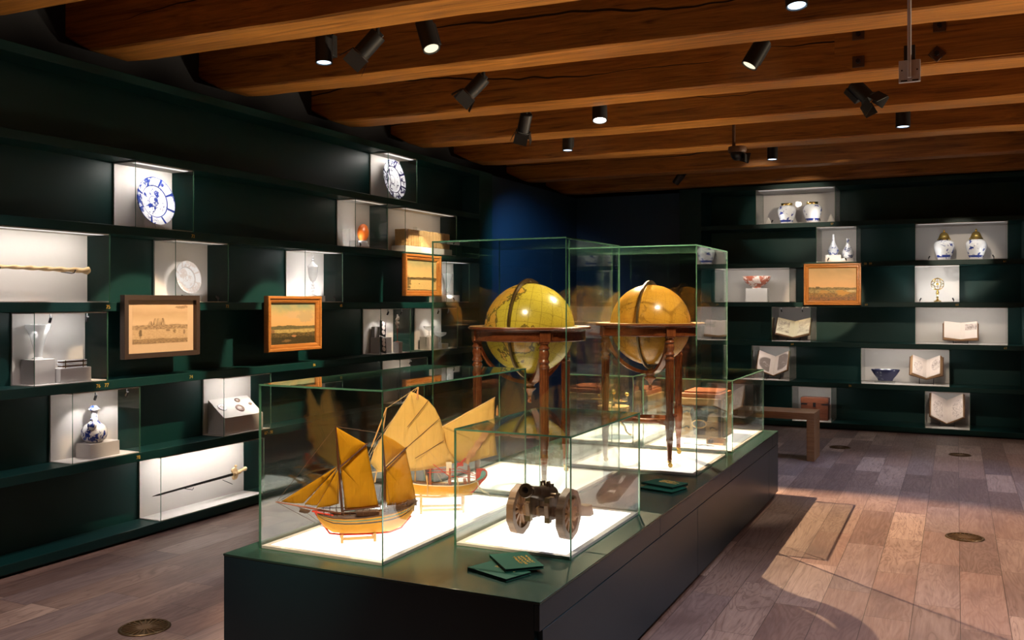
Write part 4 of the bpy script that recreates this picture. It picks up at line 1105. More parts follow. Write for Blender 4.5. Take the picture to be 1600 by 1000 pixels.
def hull(mb, st, deck_in=.006):
    """st = list of (k, z_keel, z_sheer, half beam); rows of planking"""
    prof = [(1,1.0),(1.0,.92),(.995,.85),(.985,.78),(.965,.70),(.94,.63),(.83,.42),(.62,.20),(.25,.05),(0.0,0)]
    rows = []
    for k, zk, zs, b in st:
        row = []
        for f, g in prof: row.append((k+ (0), b*f, zk+(zs-zk)*g))
        for f, g in prof[::-1][1:]: row.append((k, -b*f, zk+(zs-zk)*g))
        rows.append(row)
    nb = len(rows[0])-1
    mr = [1,0,2,0,3,0,0,0,4]
    mrow = mr + mr[::-1]
    mb.grid(rows, 0, True, mrow)
    vs = []; fs = []
    for i,(k,zk,zs,b) in enumerate(st): vs += [(k,b*.93,zs-(zs-zk)*.10),(k,-b*.93,zs-(zs-zk)*.10)]
    for i in range(len(st)-1): fs.append((2*i,2*i+1,2*i+3,2*i+2))
    mb.add(vs, fs, 5)
def stand(parent, k0, k1, zkeel, y=.052):
    mb = MB()
    for k in (k0,k1):
        for s in (-1,1): mb.box(k-.006,k+.006,s*y-.005,s*y+.005,0,zkeel+.012)
        mb.box(k-.005,k+.005,-y+.0055,y-.0055,.012,.024)
    mb.box(k0+.0065,k1-.0065,-y-.003,-y+.004,.012,.024)
    mb.box(k0+.0065,k1-.0065,y-.004,y+.003,.012,.024)
    mb.build('display_stand', M['pale_wood'], parent, .0008)

t = thing('ship_model','two-masted ship model with dark ochre sails and pointed bowsprit','ship model',(-2.40,3.38,LZ),R(39))
zz = lambda p: (p[0], p[1]-LZ)
Z = lambda k,z,y=0.: (k,y,z-LZ)
mb = MB()
hs = [(-.172,.662,.674,.001),(-.160,.640,.670,.012),(-.135,.608,.664,.026),(-.10,.584,.659,.040),(-.05,.577,.656,.050),(.0,.574,.656,.054),(.06,.573,.659,.055),(.11,.573,.664,.054),(.16,.578,.672,.050),(.20,.594,.680,.044),(.235,.630,.690,.036),(.258,.665,.700,.026)]
hull(mb, [(k,a_-LZ,b_-LZ,c_) for k,a_,b_,c_ in hs])
mb.add([Z(.258,.70,.026),Z(.258,.70,-.026),Z(.258,.665,0)],[(0,1,2)],0)
mb.build('hull',[M['hull'],M['dark_hull'],M['green_paint'],M['black_gloss'],M['hull'],M['dark_hull']],t)
MB().path([Z(-.176,.676),Z(-.150,.632),Z(-.114,.581),Z(-.06,.572),Z(.06,.569),Z(.15,.572),Z(.20,.588),Z(.245,.640)],.0042,8).path([Z(-.19,.683,.006),Z(-.10,.668,.04)],.003,6).path([Z(-.19,.683,-.006),Z(-.10,.668,-.04)],.003,6).build('keel_line', M['red'], t)
d = MB(); rnd = random.Random(4)
d.box(.0,.10,-.03,.03,.656-LZ,.672-LZ).box(.14,.22,-.028,.028,.676-LZ,.692-LZ)
for s in (-1,1):
    d.path([Z(-.15,.690,s*.020),Z(-.08,.681,s*.046),Z(.02,.680,s*.056),Z(.12,.688,s*.055),Z(.20,.704,s*.046),Z(.262,.722,s*.028)],.0022,6)
    for k in range(15): 
        kk = -.14+.028*k; d.path([Z(kk,.664,s*.044),Z(kk,.690,s*.047)],.0016,5)
d.box(.225,.268,-.026,.026,.69-LZ,.714-LZ)
d.build('deck_fittings', M['dark_hull'], t)
MB().path([Z(-.345,.731),Z(-.20,.697),Z(-.06,.664)],[.0025,.0045,.0055],10).build('bowsprit', M['red_wood'], t)
for nm,pts,rr in (('mast',[Z(-.058,.66,-.008),Z(-.076,.872,-.010),Z(-.088,1.055,-.006)],[.006,.005,.0022]),('mast',[Z(.126,.665,-.008),Z(.126,.862,-.010),Z(.115,1.018,-.006)],[.006,.005,.0022])):
    MB().path(pts,rr,10).build(nm, M['mast'], t)
MB().path([Z(-.070,.874,-.016),Z(.050,.972,-.012)],.0042,8).path([Z(.127,.860,-.016),Z(.224,.949,-.012)],.0038,8).path([Z(-.058,.680,-.012),Z(.105,.690,-.012)],.0034,8).path([Z(.128,.682,-.012),Z(.275,.708,-.012)],.0034,8).build('spars', M['mast'], t)
def sail(parent, poly, y, belly, mat='sail', seed=0.):
    mb = MB(); poly_sail(mb,[zz(p) for p in poly],y,belly,0,seed)
    return mb.build('sail', M[mat], parent, sharp=90, solid=.0008)
sail(t,[(-.068,.872),(.046,.966),(.072,.83),(.100,.690),(.03,.682),(-.049,.683),(-.056,.78)],-.004,.014,seed=1)
sail(t,[(-.086,1.049),(-.02,1.008),(.045,.969),(-.010,.924),(-.066,.879)],-.002,.008,seed=2)
sail(t,[(.128,.858),(.219,.943),(.244,.83),(.268,.709),(.20,.694),(.134,.688),(.130,.77)],-.004,.012,seed=3)
sail(t,[(.116,1.012),(.17,.982),(.219,.946),(.17,.906),(.127,.867)],-.002,.007,seed=4)
sail(t,[(-.084,.873),(-.20,.805),(-.322,.732),(-.27,.722),(-.228,.720),(-.15,.80)],-.004,.006,seed=5)
sail(t,[(-.082,.868),(-.15,.797),(-.222,.717),(-.19,.710),(-.168,.709),(-.12,.79)],-.010,.006,seed=6)
sail(t,[(-.079,.862),(-.125,.78),(-.172,.700),(-.12,.702),(-.075,.713),(-.074,.79)],-.014,.007,seed=7)
r_ = MB()
for a_, b_ in ((Z(-.087,1.052),Z(-.340,.731)),(Z(-.082,.876),Z(-.338,.729)),(Z(-.079,.872),Z(-.225,.704)),(Z(-.077,.868),Z(-.172,.690)),(Z(-.087,1.05),Z(.115,1.014)),(Z(-.34,.729),Z(-.14,.610)),(Z(-.25,.706),Z(-.145,.622)),(Z(.219,.945),Z(.264,.720))):
    r_.path([a_,b_],.0009,4)
for s in (-1,1):
    for k in (-.085,-.06,-.035): r_.path([Z(-.076,.872),Z(k,.672,s*.048)],.0008,4)
    for k in (.10,.125,.15): r_.path([Z(.126,.862),Z(k,.676,s*.052)],.0008,4)
r_.build('rigging', M['rope'], t)
stand(t,-.063,.079,.572-LZ)
MB().add([Z(-.240,.700),Z(-.195,.686),Z(-.205,.676),Z(-.22,.674),Z(-.246,.682)],[(0,1,2,3,4)]).build('net', M['rope'], t, solid=.002)

t = thing('ship_model','outrigger ship model with pale sails and red bird-head prow','ship model',(-2.141,4.141,LZ),R(32))
mb = MB()
hs = [(-.47,.70,.722,.002),(-.44,.668,.712,.018),(-.39,.642,.702,.034),(-.33,.632,.694,.043),(-.26,.628,.688,.047),(-.19,.627,.685,.047),(-.13,.629,.686,.042),(-.09,.636,.690,.032),(-.06,.652,.696,.018),(-.040,.676,.704,.003)]
hull(mb, [(k,a_-LZ,b_-LZ,c_) for k,a_,b_,c_ in hs])
mb.build('hull',[M['hull'],M['cream_paint'],M['hull'],M['hull'],M['hull'],M['dark_hull']],t)
MB().path([Z(-.036,.706),Z(-.050,.664),Z(-.075,.640),Z(-.13,.624),Z(-.2,.622)],.0055,8).build('stem_band', M['red'], t)
# prow: a flat curled bird head
P_ = [(-.055,.700),(-.052,.758),(-.030,.761),(-.008,.757),(.004,.742),(.003,.722),(-.008,.704),(-.024,.690),(-.040,.668),(-.048,.690)]
MB().prism([zz(p) for p in P_],-.004,.004,'xz').build('prow', M['red'], t, .001)
S_ = [(-.032,.722),(-.028,.742),(-.018,.750),(-.006,.744),(-.004,.730),(-.014,.716),(-.028,.706),(-.046,.700),(-.052,.706),(-.040,.712)]
MB().prism([zz(p) for p in S_],-.007,-.0045,'xz').prism([zz(p) for p in S_],.0045,.007,'xz').build('prow_scroll', M['teal_paint'], t)
MB().path([Z(-.06,.700,-.008),Z(-.045,.690,-.009),Z(-.040,.665,-.009),Z(-.015,.640,-.008),Z(.006,.634,-.006),Z(.018,.618,-.004)],.0035,6).path([Z(-.06,.700,.008),Z(-.045,.690,.009),Z(-.040,.665,.009),Z(-.015,.640,.008),Z(.006,.634,.006)],.0035,6).path([Z(.0,.636,-.006),Z(.012,.640,-.006)],.003,6).build('prow_claw', M['cream_paint'], t)
d = MB()
for k in (-.40,-.285,-.187,-.11): d.box(k-.007,k+.007,-.04,.04,.688-LZ,.704-LZ)
for k in (-.285,-.187,-.09):
    for s in (-1,1): d.path([Z(k,.69,s*.035),Z(k,.770,s*.035)],.005,8)
d.build('deck_frame', M['red_wood'], t)
d = MB()
for s in (-1,1):
    d.path([Z(-.30,.752,s*.04),Z(-.13,.752,s*.04),Z(-.05,.722,s*.02)],.0019,6)
d.path([Z(-.27,.79,-.03),Z(-.19,.73,-.035),Z(-.06,.716,-.025)],.0019,6)
d.build('red_cords', M['red'], t)
d = MB()
for k in (-.30,-.15):
    d.path([Z(k,.706,-.12),Z(k,.712,0),Z(k,.706,.12)],.0035,8)
for s in (-1,1):
    d.path([Z(-.40,.652,s*.118),Z(-.25,.645,s*.118),Z(-.08,.656,s*.118)],.006,8)
    for k in (-.30,-.15): d.path([Z(k,.706,s*.118),Z(k,.652,s*.118)],.0025,6)
d.build('outrigger', M['pale_wood'], t)
d = MB()
for y in (-.022,.022): d.path([Z(-.575,.88,y),Z(-.54,.97,y*.8),Z(-.502,1.072,y*.4)],.003,8)
d.path([Z(-.56,.70,.0),Z(-.502,1.072)],.003,8)
for k in range(6):
    f = k/6; d.path([Z(-.575+.07*f,.885+.18*f,-.022*(1-.6*f)),Z(-.575+.07*f,.885+.18*f,.022*(1-.6*f))],.002,6)
d.path([Z(-.345,1.172),Z(-.352,.95,.006),Z(-.36,.70,.0)],.004,8)
d.build('mast', M['pale_wood'], t)
sail(t,[(-.379,1.152),(-.335,1.135),(-.294,1.107),(-.260,1.066),(-.235,1.015),(-.218,.955),(-.212,.905),(-.188,.850),(-.157,.795),(-.21,.776),(-.337,.757),(-.45,.752),(-.545,.756),(-.582,.80),(-.565,.855),(-.47,1.01)],-.012,.022,'sail_pale',11)
sail(t,[(-.225,.965),(-.10,1.040),(.044,1.112),(.040,1.00),(.045,.91),(.056,.823),(-.01,.806),(-.078,.787),(-.131,.781),(-.19,.83),(-.21,.90)],.030,.014,'sail_pale',13)
d = MB()
for a_, b_ in (((-.294,1.107),(-.398,.979)),((-.237,1.018),(-.405,.874)),((-.217,.906),(-.359,.823))):
    d.path([Z(a_[0],a_[1],-.020),Z((a_[0]+b_[0])/2,(a_[1]+b_[1])/2,-.036),Z(b_[0],b_[1],-.036)],.0017,6)
d.build('battens', M['mast'], t)
d = MB()
d.path([Z(-.379,1.154,-.012),Z(-.47,1.012,-.012),Z(-.566,.857,-.012)],.0022,6).path([Z(-.228,.966,.03),Z(.046,1.115,.03)],.0022,6).path([Z(-.131,.780,.03),Z(.058,.822,.03)],.0016,6).path([Z(-.58,.752,-.012),Z(-.18,.778,-.012)],.0016,6)
d.path([Z(-.345,1.174),Z(-.5,1.07)],.001,5).path([Z(-.345,1.174),Z(-.575,.88)],.001,5)
for k in (.0,.02,.04): d.path([Z(-.575+k,.88+k,-.02),Z(-.64+k,.74)],.0009,4)
for s in (-1,1):
    for k in (-.30,-.22,-.15): d.path([Z(-.355,.93,.0),Z(k,.70,s*.11)],.0008,4)
d.build('rigging', M['pale_rope'], t)
# pennant hanging over the second sail, and two tassels
rows = []
for i in range(15):
    s = i/14; k = .004-.125*s; z = .973-.175*s; row = []
    for j in range(6):
        u = j/5; row.append((k+.026*u+.004*math.sin(i*1.7+u*3), .010-.006*math.sin(i*1.3+u*2), z-LZ-.020*u+.004*math.cos(i*2.1)*u))
    rows.append(row)
MB().grid(rows).build('pennant', M['pink_cloth'], t, sharp=90, solid=.0008)
MB().box(-.150,-.118,.002,.005,.772-LZ,.790-LZ).path([Z(-.155,.765,.004),Z(-.105,.812,.004)],.004,6).build('pennant_tip', M['red'], t)
for k, z, y in ((.057,1.074,.03),(-.348,1.168,-.016)):
    MB().path([Z(k,z,y),Z(k,z-.014,y)],.0012,5).lathe([(.0,0),(.004,-.002),(.0045,-.008),(.004,-.012),(.0065,-.040),(0,-.040)][::-1],10,0,Z(k,z-.012,y)).build('tassel', M['pink_cloth'], t)
MB().box(-.205,-.178,-.03,-.026,.735-LZ,.80-LZ).build('banner', M['cream_paint'], t)
stand(t,-.33,-.12,.624-LZ,.045)

# ------------------------------------------------------------------ model cannon
t = thing('model_cannon','model bronze cannon on a two-wheeled wooden carriage','cannon',(-1.67,3.79,LZ))
WR = .113
def wheel(x, out):
    mb = MB(); w = .034
    N = 60; rows = []
    for i in range(N+1):
        a_ = 2*PI*i/N; fl = 1-.05*(1-abs(((i*10/N) % 1)-.5)*2)
        sec = [(.082,-w/2),(WR*fl,-w/2),(WR*fl,w/2),(.082,w/2),(.082,-w/2)]
        rows.append([(x+q_,r0*math.sin(a_),WR+r0*math.cos(a_)) for r0,q_ in sec])
    mb.grid(rows, 0, False)
    for k in range(10):
        a_ = 2*PI*k/10+.2; s_, c_ = math.sin(a_), math.cos(a_)
        mb.bar((x,.022*s_,WR+.022*c_),(x,.084*s_,WR+.084*c_),.013,.016,1)
    M4 = Matrix.Translation((x,0,WR)) @ Matrix.Rotation(R(90)*out,4,'Y')
    mb.M = M4; mb.lathe([(.020,-.022),(.024,-.018),(.022,-.008),(.030,0),(.030,.008),(.022,.016),(.020,.034),(.012,.036),(0,.036)],24,1)
    mb.M = Matrix()
    o = mb.build('wheel',[M['cannon_wood'],M['cannon_wood2']],t,.0012)
    hb = MB(); hb.M = M4; hb.lathe([(.009,.0365),(.010,.044),(.007,.052),(0,.053)],16).path([(0,-.014,.046),(0,.014,.046)],.0025,8)
    hb.build('hub_pin', M['dark_brass'], o)
for x, out in ((-.119,-1),(.119,1)): wheel(x,out)
MB().box(-.098,.098,-.017,.017,WR-.018,WR+.018).build('axle', M['cannon_wood'], t, .002)
for s in (-1,1):
    MB().prism([(-.075,WR-.010),(-.085,WR+.045),(-.05,WR+.075),(.06,WR+.070),(.13,WR+.03),(.47,.035),(.485,.004),(.44,.004),(.10,WR-.035),(-.03,WR-.028)],s*.046-.010,s*.046+.010,'yz').build('trail_cheek', M['cannon_wood'], t, .0015)
    mb = MB()
    for y in (-.06,.04): mb.box(s*.046-.012,s*.046+.012,y-.014,y+.014,WR-.034,WR+.077)
    mb.build('iron_strap', M['dark_brass'], t, .001)
MB().box(-.0355,.0355,.30,.33,.03,.065).box(-.0355,.0355,.10,.125,.075,.11).build('transom', M['cannon_wood'], t)
MB().box(-.034,.034,.455,.52,.001,.045).box(-.014,.014,.5205,.555,.002,.03).build('trail_end', M['cannon_wood'], t, .002)
bz = WR+.080
mb = MB(); mb.M = Matrix.Translation((0,0,bz)) @ Matrix.Rotation(R(76),4,'X')
mb.lathe([(.0,.02),(.012,.02),(.012,.20),(.016,.208),(.030,.208),(.032,.200),(.027,.190),(.023,.182),(.0225,.172),(.026,.168),(.0255,.160),(.024,.10),(.027,.094),(.027,.086),(.031,.02),(.035,.014),(.035,.004),(.033,-.05),(.037,-.058),(.037,-.070),(.040,-.076),(.036,-.086),(.020,-.096),(.010,-.102),(.014,-.112),(.010,-.124),(0,-.126)],32)
mb.build('barrel', M['cannon_metal'], t, sharp=40)
mb = MB()
for s in (-1,1):
    mb.path([(s*.012,.0,bz+.026),(s*.015,.006,bz+.050),(s*.013,.030,bz+.048),(s*.012,.045,bz+.018)],.006,8)
mb.path([(-.06,0,bz-.005),(.06,0,bz-.005)],.012,14)
mb.box(-.012,.012,.06,.085,bz+.012,bz+.030)
mb.build('lifting_handles', M['cannon_metal'], t)

# ------------------------------------------------------------------ strongbox and small things in its case
t = thing('strongbox','weathered wooden strongbox with dark iron bands and oval handle','chest',(-1.785,7.03,LZ))
cw = .33
MB().box(-cw/2,cw/2,0,.42,.012,.245).box(-cw/2-.004,cw/2+.004,-.004,.424,0,.011).build('body', M['chest_wood'], t, .004)
lid = MB().box(-cw/2-.005,cw/2+.005,-.006,.426,.2465,.310).build('lid', M['chest_wood'], t, .005)
MB().box(-cw/2+.01,cw/2-.01,.012,.41,.3105,.345).box(-cw/2+.03,cw/2-.03,.05,.38,.345,.36).build('lid_top', M['chest_lid'], lid, .004)
mb = MB()
for x in (-.165,.145): mb.box(x,x+.02,-.010,-.0065,.02,.31)
mb.box(-.165,.165,-.010,-.0065,.235,.255)
mb.box(cw/2+.0055,cw/2+.008,.03,.05,.02,.31).box(cw/2+.0055,cw/2+.008,.37,.39,.02,.31)
mb.build('iron_bands', M['iron'], t)
mb = MB()
mb.prism([(-.045,.03),(-.05,.11),(-.075,.20),(-.06,.235),(-.03,.215),(0,.235),(.03,.215),(.06,.235),(.075,.20),(.05,.11),(.045,.03)],-.013,-.0105,'xz')
mb.build('lock_plate', M['iron'], t)
mb = MB(); mb.path([(.055*math.cos(2*PI*k/28),-.020,.115+.030*math.sin(2*PI*k/28)) for k in range(28)],.005,8,0,True)
mb.build('handle', M['pale_wood'], t)
mb = MB()
for z in (.08,.20):
    for s in (1,-1):
        mb.path([(s*.08,-.009,z),(s*.10,-.009,z+.012),(s*.13,-.009,z-.004),(s*.155,-.009,z+.004)],[.007,.004,.005,.003],6)
mb.build('fleur_hinges', M['iron'], t)
t = thing('wooden_tray','small pale wooden lock tray in front of the strongbox','tray',(-1.60,6.80,LZ),R(-12))
MB().box(-.07,.07,-.03,.03,0,.006).box(-.07,.07,.024,.03,.006,.045).box(-.07,-.064,-.03,.0235,.006,.04).box(.064,.07,-.03,.0235,.006,.04).build('tray_body', M['pale_wood'], t, .001)
MB().box(-.06,-.03,-.02,.01,.0065,.03).build('lock', M['iron'], t, .002)
for i,(x,y,rz) in enumerate(((-1.80,6.74,.4),(-1.71,6.70,-.5),(-1.665,6.715,.2),(-1.615,6.69,.1))):
    t = thing('iron_key',['dark iron key lying alone, leftmost in the strongbox case','dark iron key, second from the left in the strongbox case','dark iron key, third from the left in the strongbox case','dark iron key lying nearest the right pane of the strongbox case'][i],'key',(x,y,LZ+.003),rz,'keys before the strongbox')
    mb = MB(); mb.path([(-.024+.008*math.cos(2*PI*k/14),.008*math.sin(2*PI*k/14),0) for k in range(14)],.0028,6,0,True).path([(-.016,0,0),(.024,0,0)],.0026,6).box(.014,.022,-.012,0,-.002,.002)
    mb.build('key_body', M['iron'], t)

# ------------------------------------------------------------------ brass orrery
t = thing('orrery','brass orrery with planet balls over a drum on curved legs','orrery',(-2.44,6.90,LZ))
for k in range(3):
    a_ = R(20+120*k); c_, s_ = math.cos(a_), math.sin(a_)
    MB().path([(c_*r0,s_*r0,z_) for r0,z_ in ((.02,.13),(.05,.115),(.085,.075),(.10,.03),(.125,.0095),(.14,.009))],[.010,.010,.008,.007,.006,.008],8).build('leg', M['bright_brass'], t)
MB().lathe([(.020,.115),(.016,.13),(.012,.16),(.020,.172),(.0,.172)],20).build('column', M['bright_brass'], t)
MB().lathe([(.0,.173),(.125,.173),(.130,.178),(.130,.222),(.138,.226),(.138,.232),(.0,.232)],48).build('drum', M['bright_brass'], t)
MB().lathe([(.0,.2325),(.124,.2325),(.124,.2335),(0,.2335)],48).build('dial', M['paper_gold'], t)
MB().path([(0,0,.234),(0,0,.33)],.005,10).lathe([(.012,.234),(.010,.25),(0,.26)],16).build('spindle', M['bright_brass'], t)
MB().sphere((0,0,.345),.020,12).build('sun_ball', M['bright_brass'], t)
for i,(a_,r0,z_,rr) in enumerate(((200,.115,.305,.010),(20,.10,.318,.011),(70,.16,.312,.009),(-25,.15,.322,.013),(140,.17,.30,.008),(290,.13,.30,.009))):
    c_, s_ = math.cos(R(a_)), math.sin(R(a_))
    MB().path([(0,0,.262+i*.007),(c_*r0,s_*r0,.262+i*.007),(c_*r0,s_*r0,z_)],.0022,6).sphere((c_*r0,s_*r0,z_+rr),rr,10).build('planet_arm', M['bright_brass'], t)
MB().lathe([(.05,.285),(.05,.289),(0,.289)],24,0,(-.12,-.05,0)).build('moon_disc', M['brass'], t)

# ------------------------------------------------------------------ bench and floor outlets
t = thing('bench','plain oak slab bench behind the plinth','bench',(-2.20,9.83,0))
MB().box(-.915,.915,-.20,.20,.415,.485).build('seat', M['oak'], t, .003)
for s in (-1,1): MB().box(s*.915-(.075 if s > 0 else 0),s*.915+(.075 if s < 0 else 0),-.20,.20,.001,.4148).build('leg', M['oak'], t, .003)
def outlet(label, x, y, r=.122):
    t = thing('floor_outlet', label, 'floor vent', (x,y,.0006), 0, 'round brass floor vents')
    MB().lathe([(r,.0),(r,.003),(r*.96,.006),(r*.88,.0045),(r*.88,.0005),(0,.0005)],48).build('rim', M['dark_brass'], t)
    mb = MB()
    for k in range(24):
        a_ = 2*PI*k/24
        mb.M = Matrix.Rotation(a_,4,'Z'); mb.box(r*.26,r*.87,-.0035 - .0,.0035,.0006,.0045)
    mb.M = Matrix(); mb.lathe([(r*.30,.0006),(r*.30,.0046),(r*.12,.005),(0,.005)],24)
    mb.build('grille', M['outlet'], t)
M['outlet'] = plain('worn_brass_grille', (.22,.13,.06), .4, .7, vary=.4, scale=40)
outlet('round brass floor vent nearest, left of the plinth',-3.592,3.292)
outlet('round brass floor vent on the right, middle distance',.048,6.975)
outlet('bright round brass floor vent before the far wall',.03,10.72,.11)
outlet('dark round brass floor vent beside the bench',-1.158,10.70,.11)
# ------------------------------------------------------------------ track lights
M['lens_cool'] = emit('cool_lamp_lens', (.60,.78,1.), 2.6)
M['lens_warm'] = emit('warm_lamp_lens', (1.,.86,.58), .95)
M['lens_white'] = emit('white_lamp_lens', (1.,.88,.80), 16.)
GR = 'spotlights between the ceiling beams'
def lamp(label, x, y, z, aim, kind='tube', lens='lens_cool', roll=0, L=.17, r=.056, boxside=(0,1)):
    """x,y,z = middle of the lamp body; aim = direction it points"""
    t = thing('track_spotlight', label, 'spotlight', (x,y,z), 0, GR)
    a = Vector(aim).normalized()
    q_ = Vector((0,0,-1)).rotation_difference(a).to_matrix().to_4x4() @ Matrix.Rotation(R(roll),4,'Z')
    zt = L/2
    mb = MB(); mb.M = q_
    # hollow tube open at the bottom (local -z is the beam direction)
    mb.lathe([(0,zt),(r*.9,zt),(r,zt-.006),(r,-zt),(r*.88,-zt),(r*.86,-zt+.020),(0,-zt+.022)],28)
    mb.build('lamp_body', M['black'], t)
    ln = MB(); ln.M = q_; ln.lathe([(0,-zt+.006),(r*.80,-zt+.006),(r*.80,-zt+.0205),(0,-zt+.0205)],28); ln.build('lens', M[lens], t)
    bx = MB(); bx.M = q_; bx.box(-.030,.030,r*boxside[1]+.001,r*boxside[1]+.052,-zt*.35,zt+.02); bx.build('driver_box', M['black'], t, .003)
    if kind == 'barn':
        bd = MB(); bd.M = q_
        bd.lathe([(r*1.0,-zt-.002),(r*1.2,-zt-.002),(r*1.2,-zt-.010),(r*1.0,-zt-.010)],28)
        bd.build('collar', M['black'], t)
        for k in range(4):
            f = MB(); f.M = q_ @ Matrix.Translation((0,0,-zt-.012)) @ Matrix.Rotation(R(90*k),4,'Z') @ Matrix.Translation((r*1.15,0,0)) @ Matrix.Rotation(R(-18),4,'Y')
            f.box(-.0012,.0012,-.062,.062,-.095,0).build('barn_door', M['black'], t)
    st = MB(); p = q_ @ Vector((0,0,zt)); top = Vector((p.x*.6,p.y+.02,ZC-z-.001))
    st.path([tuple(p*.9),tuple(top)],.012,10).box(top.x-.05,top.x+.05,top.y-.018,top.y+.018,ZC-z-.03,ZC-z-.001)
    st.build('track_stem', M['black'], t)
    return t
lamp('upright spotlight with cool blue light, leftmost of all',-3.771,4.95,3.275,(.05,-.05,-1),L=.19,boxside=(0,1))
lamp('spotlight with barn doors between two tubes, upper left',-3.406,4.95,3.262,(-.62,-.22,-.70),'barn','lens_warm',40)
lamp('tilted tube spotlight with warm lens, upper left',-2.974,4.95,3.265,(.36,-.16,-.88),'tube','lens_warm',L=.21)
lamp('spotlight cut by the top of the view, bright blue-white',-.754,4.95,3.215,(.1,-.15,-1))
lamp('spotlight with barn doors over the left wall pictures',-3.343,6.3,3.275,(-.66,-.18,-.68),'barn','lens_warm',40)
lamp('tilted tube spotlight with warm lens, upper right',-1.214,6.3,3.275,(-.44,-.22,-.84),'tube','lens_warm',L=.20)
lamp('spotlight with barn doors seen from behind, over the globes',-3.562,7.65,3.245,(-.35,.35,-.75),'barn','lens_warm',20)
lamp('square-looking spotlight glaring white over the globes',-2.834,7.65,3.262,(.10,-.25,-.95),'tube','lens_white',L=.14,r=.066)
lamp('spotlight with barn doors pointing right, upper right',-.674,7.65,3.245,(.62,-.1,-.72),'barn','lens_warm',40)
lamp('small upright spotlight left of the middle, blue light',-3.692,9.0,3.275,(0,-.04,-1),L=.16)
lamp('small upright spotlight at the right with half-blue lens',-.436,9.0,3.25,(0,-.02,-1),L=.15,r=.062)
lamp('small upright spotlight right of the dome camera',-1.813,10.3,3.225,(0,-.04,-1),L=.14)
lamp('tiny tilted spotlight nearest the far wall',-3.181,11.45,3.165,(-.6,.15,-.75),'tube','lens_cool',L=.14,r=.045)

t = thing('dome_camera','brown dome camera hanging on a rod from a beam','camera',(-1.887,9.0,3.0))
MB().path([(-.06,-.02,.675),(-.06,-.02,.10)],.016,10).build('rod', M['leather'], t)
MB().lathe([(.02,.115),(.085,.105),(.09,.075),(.082,.05),(0,.05)],28,0,(-.03,0,0)).build('housing', M['leather'], t)
MB().lathe([(0,-.028),(.03,-.022),(.055,.0),(.066,.03),(.066,.049),(0,.049)],28,0,(-.03,0,0)).build('dome', M['black_gloss'], t)
MB().prism([(-.05,-.01),(.065,-.055),(.09,.045),(.075,.049),(.03,.049)],.05,.053).box(.05,.053,-.05,.05,-.045,.03).build('shade', M['black'], t)
t = thing('ceiling_sensor','white square sensor on a long white rod','sensor',(-.213,5.0,2.70))
MB().path([(0,0,.97),(0,0,.02)],.0095,12).build('rod', M['white_plastic'], t)
MB().box(-.050,.050,.010,.030,.0,.110).build('plate', M['white_plastic'], t, .002)
m2 = MB()
for x in (-.035,.035): m2.M = Matrix.Translation((x,.0105,.06)) @ Matrix.Rotation(R(90),4,'X'); m2.lathe([(.004,0),(.004,.002),(0,.002)],10)
m2.M = Matrix(); m2.box(-.040,-.010,.009,.0098,.004,.011).box(.012,.042,.009,.0098,.004,.011)
m2.build('screw_marks', M['iron'], t)
MB().box(-.026,.026,.012,.04,.111,.185).build('bracket', M['black'], t, .002)

# ------------------------------------------------------------------ light from the lamps
def spot(loc, to, power, col, size=40, blend=.4, soft=.04):
    l = bpy.data.lights.new('spot', 'SPOT'); l.energy = power; l.color = col; l.spot_size = R(size); l.spot_blend = blend; l.shadow_soft_size = soft
    o = bpy.data.objects.new('spot', l); COL.objects.link(o); o.location = loc
    o.rotation_euler = (Vector(to)-Vector(loc)).to_track_quat('-Z','Y').to_euler()
    return o
W1=(1.,.74,.48); W2=(1.,.83,.64); P1=(1,.80,.76); P2=(1,.84,.86); B1=(.50,.62,1.); B2=(.28,.52,1.)
spot((-2.83,7.60,3.14),(-1.15,6.2,.3),1350,(1.,.68,.44),68,.30,.012)       # glaring lamp: floor right of the plinth
spot((-.436,9.0,3.15),(-.40,8.95,0),170,B1,60,.8,.05)          # cool pool on the floor, right
spot((-3.771,4.95,3.16),(-3.75,4.6,0),50,(.8,.82,1.),62,.8,.05)
spot((-.754,4.95,3.10),(-.60,4.3,0),110,(.80,.80,1.),70,.8,.05)
spot((-3.692,9.0,3.17),(-4.96,10.9,1.6),230,B2,64,.9,.05)      # blue wash on the lining
spot((-1.813,10.3,3.13),(-1.2,10.2,0),45,(.75,.8,1.),70,.9,.05)
spot((-3.46,4.92,3.16),(-4.93,4.68,1.43),330,W1,24,.25,.02)    # print
spot((-3.40,6.27,3.17),(-4.93,6.08,1.42),380,W1,23,.25,.02)    # painting
spot((-3.60,7.70,3.14),(-4.93,8.11,1.87),260,W1,25,.25,.02)
spot((-.40,7.95,3.12),(-1.42,12.1,1.82),620,W1,11.5,.25,.02)   # far painting
spot((-2.95,4.86,3.15),(-2.40,3.75,.95),260,W2,40,.5,.03)      # ships
spot((-1.9,2.3,3.2),(-2.38,3.6,.85),520,W1,34,.5,.03)  # extra lamp added out of view, lights the ships from the front
spot((-1.24,6.20,3.17),(-2.25,5.05,1.4),330,W2,34,.6,.03)      # globes
spot((-.80,4.90,3.12),(-1.86,5.96,1.4),260,W2,30,.6,.03)
spot((-1.9,3.0,3.2),(-2.30,5.0,1.45),220,W2,28,.6,.03)
spot((-2.9,4.86,3.16),(-1.67,3.8,.7),90,W2,36,.5,.03)
spot((-1.0,6.25,3.17),(-1.75,7.15,.7),120,W2,36,.5,.03)
spot((-2.3,9.0,3.18),(-1.85,12.3,2.75),60,W2,22,.9,.04)
spot((-3.60,7.70,3.14),(-4.93,8.34,2.26),170,W2,15,.3,.02)
spot((-.40,7.95,3.12),(-2.0,12.3,1.25),130,W2,30,.9,.04)      # books
spot((-.40,7.95,3.12),(-.3,12.3,1.0),200,W2,26,.9,.04)
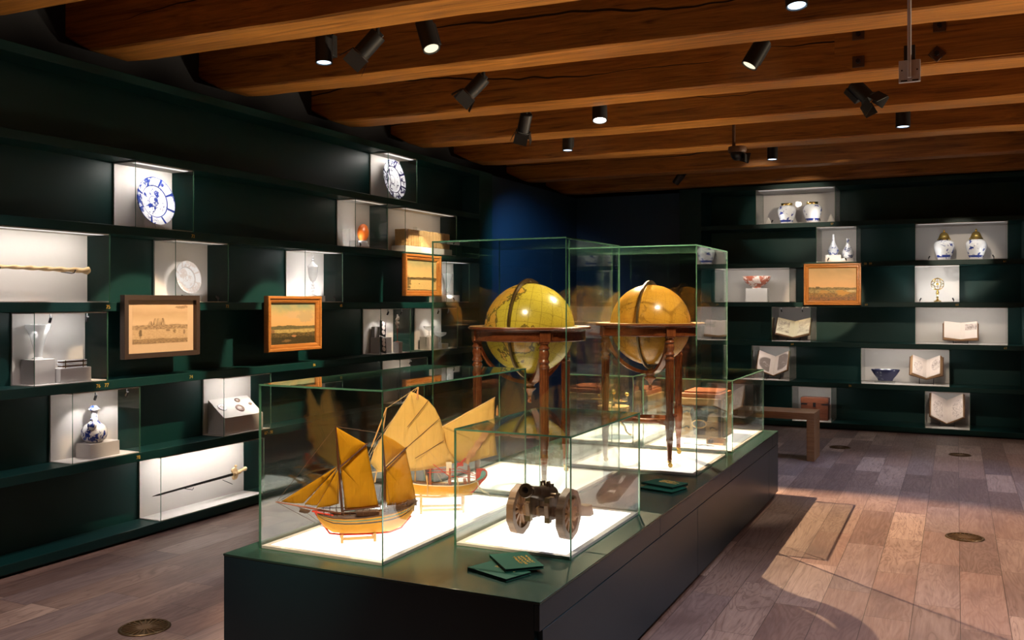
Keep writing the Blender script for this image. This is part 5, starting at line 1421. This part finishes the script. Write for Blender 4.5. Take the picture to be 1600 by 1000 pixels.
spot((-.30,9.05,3.12),(.04,12.3,2.20),190,W2,13.5,.5,.03)       # jars
spot((-.30,9.05,3.12),(-1.85,12.3,2.74),210,W2,16,.5,.03)
for a_, b_, p_, s_ in (((-3.40,6.20,3.10),(-5.07,6.505,1.83),150,7.5),((-3.40,4.98,3.10),(-5.10,5.06,1.78),120,8),((-3.70,4.86,3.10),(-5.10,3.846,1.34),150,8),
        ((-3.50,7.75,3.10),(-5.13,8.955,1.78),130,7),((-3.50,7.65,3.10),(-5.05,7.226,2.25),70,6.5),((-3.40,4.90,3.10),(-5.08,4.742,2.31),60,10)):
    spot(a_,b_,p_,(1,.90,.80),s_,.4,.02)      # narrow extra spots, added to brighten single pieces
# wide fill spots added further back and to the right, out of view
for x, y, p, c_ in ((1.6,8.8,230,P2),(1.8,5.6,200,P2),(.5,3.2,240,P2),(2.6,10.6,90,W2),(-3.7,1.6,150,P1),(-3.9,3.0,90,P1),(-1.2,.6,100,W2)):
    spot((x,y,3.3),(x-.3,y+.2,0),p,c_,95,.9,.06)
# spots added low on the unseen right wall, brightening the beam undersides
for i in range(10):
    ty = 12.0-i*1.0; y = min(12.6, ty+2.2)
    spot((4.45,y,.30),(-3.3,ty,3.34),1900,(1.,.80,.55),10.5,.8,.12)
for y, p in ((12.5,520),(10.6,560),(8.7,560),(6.8,520),(4.9,420)):
    spot((4.45,y,.30),(.9,y-1.8,3.30),p,(1.,.80,.55),40,.9,.12)
wd = bpy.data.worlds.new('night_room'); sc.world = wd; wd.use_nodes = True
wd.node_tree.nodes['Background'].inputs[0].default_value = (.010,.013,.02,1); wd.node_tree.nodes['Background'].inputs[1].default_value = .2
sc.view_settings.view_transform = 'Standard'; sc.view_settings.look = 'None'; sc.view_settings.gamma = 1.0
sc.view_settings.use_curve_mapping = False; sc.view_settings.exposure = 0.5
cy = sc.cycles
cy.use_denoising = True; cy.max_bounces = 10; cy.diffuse_bounces = 4; cy.glossy_bounces = 5; cy.transmission_bounces = 6
cy.transparent_max_bounces = 64; cy.sample_clamp_indirect = 6.0; cy.caustics_reflective = False; cy.caustics_refractive = False; cy.use_light_tree = True
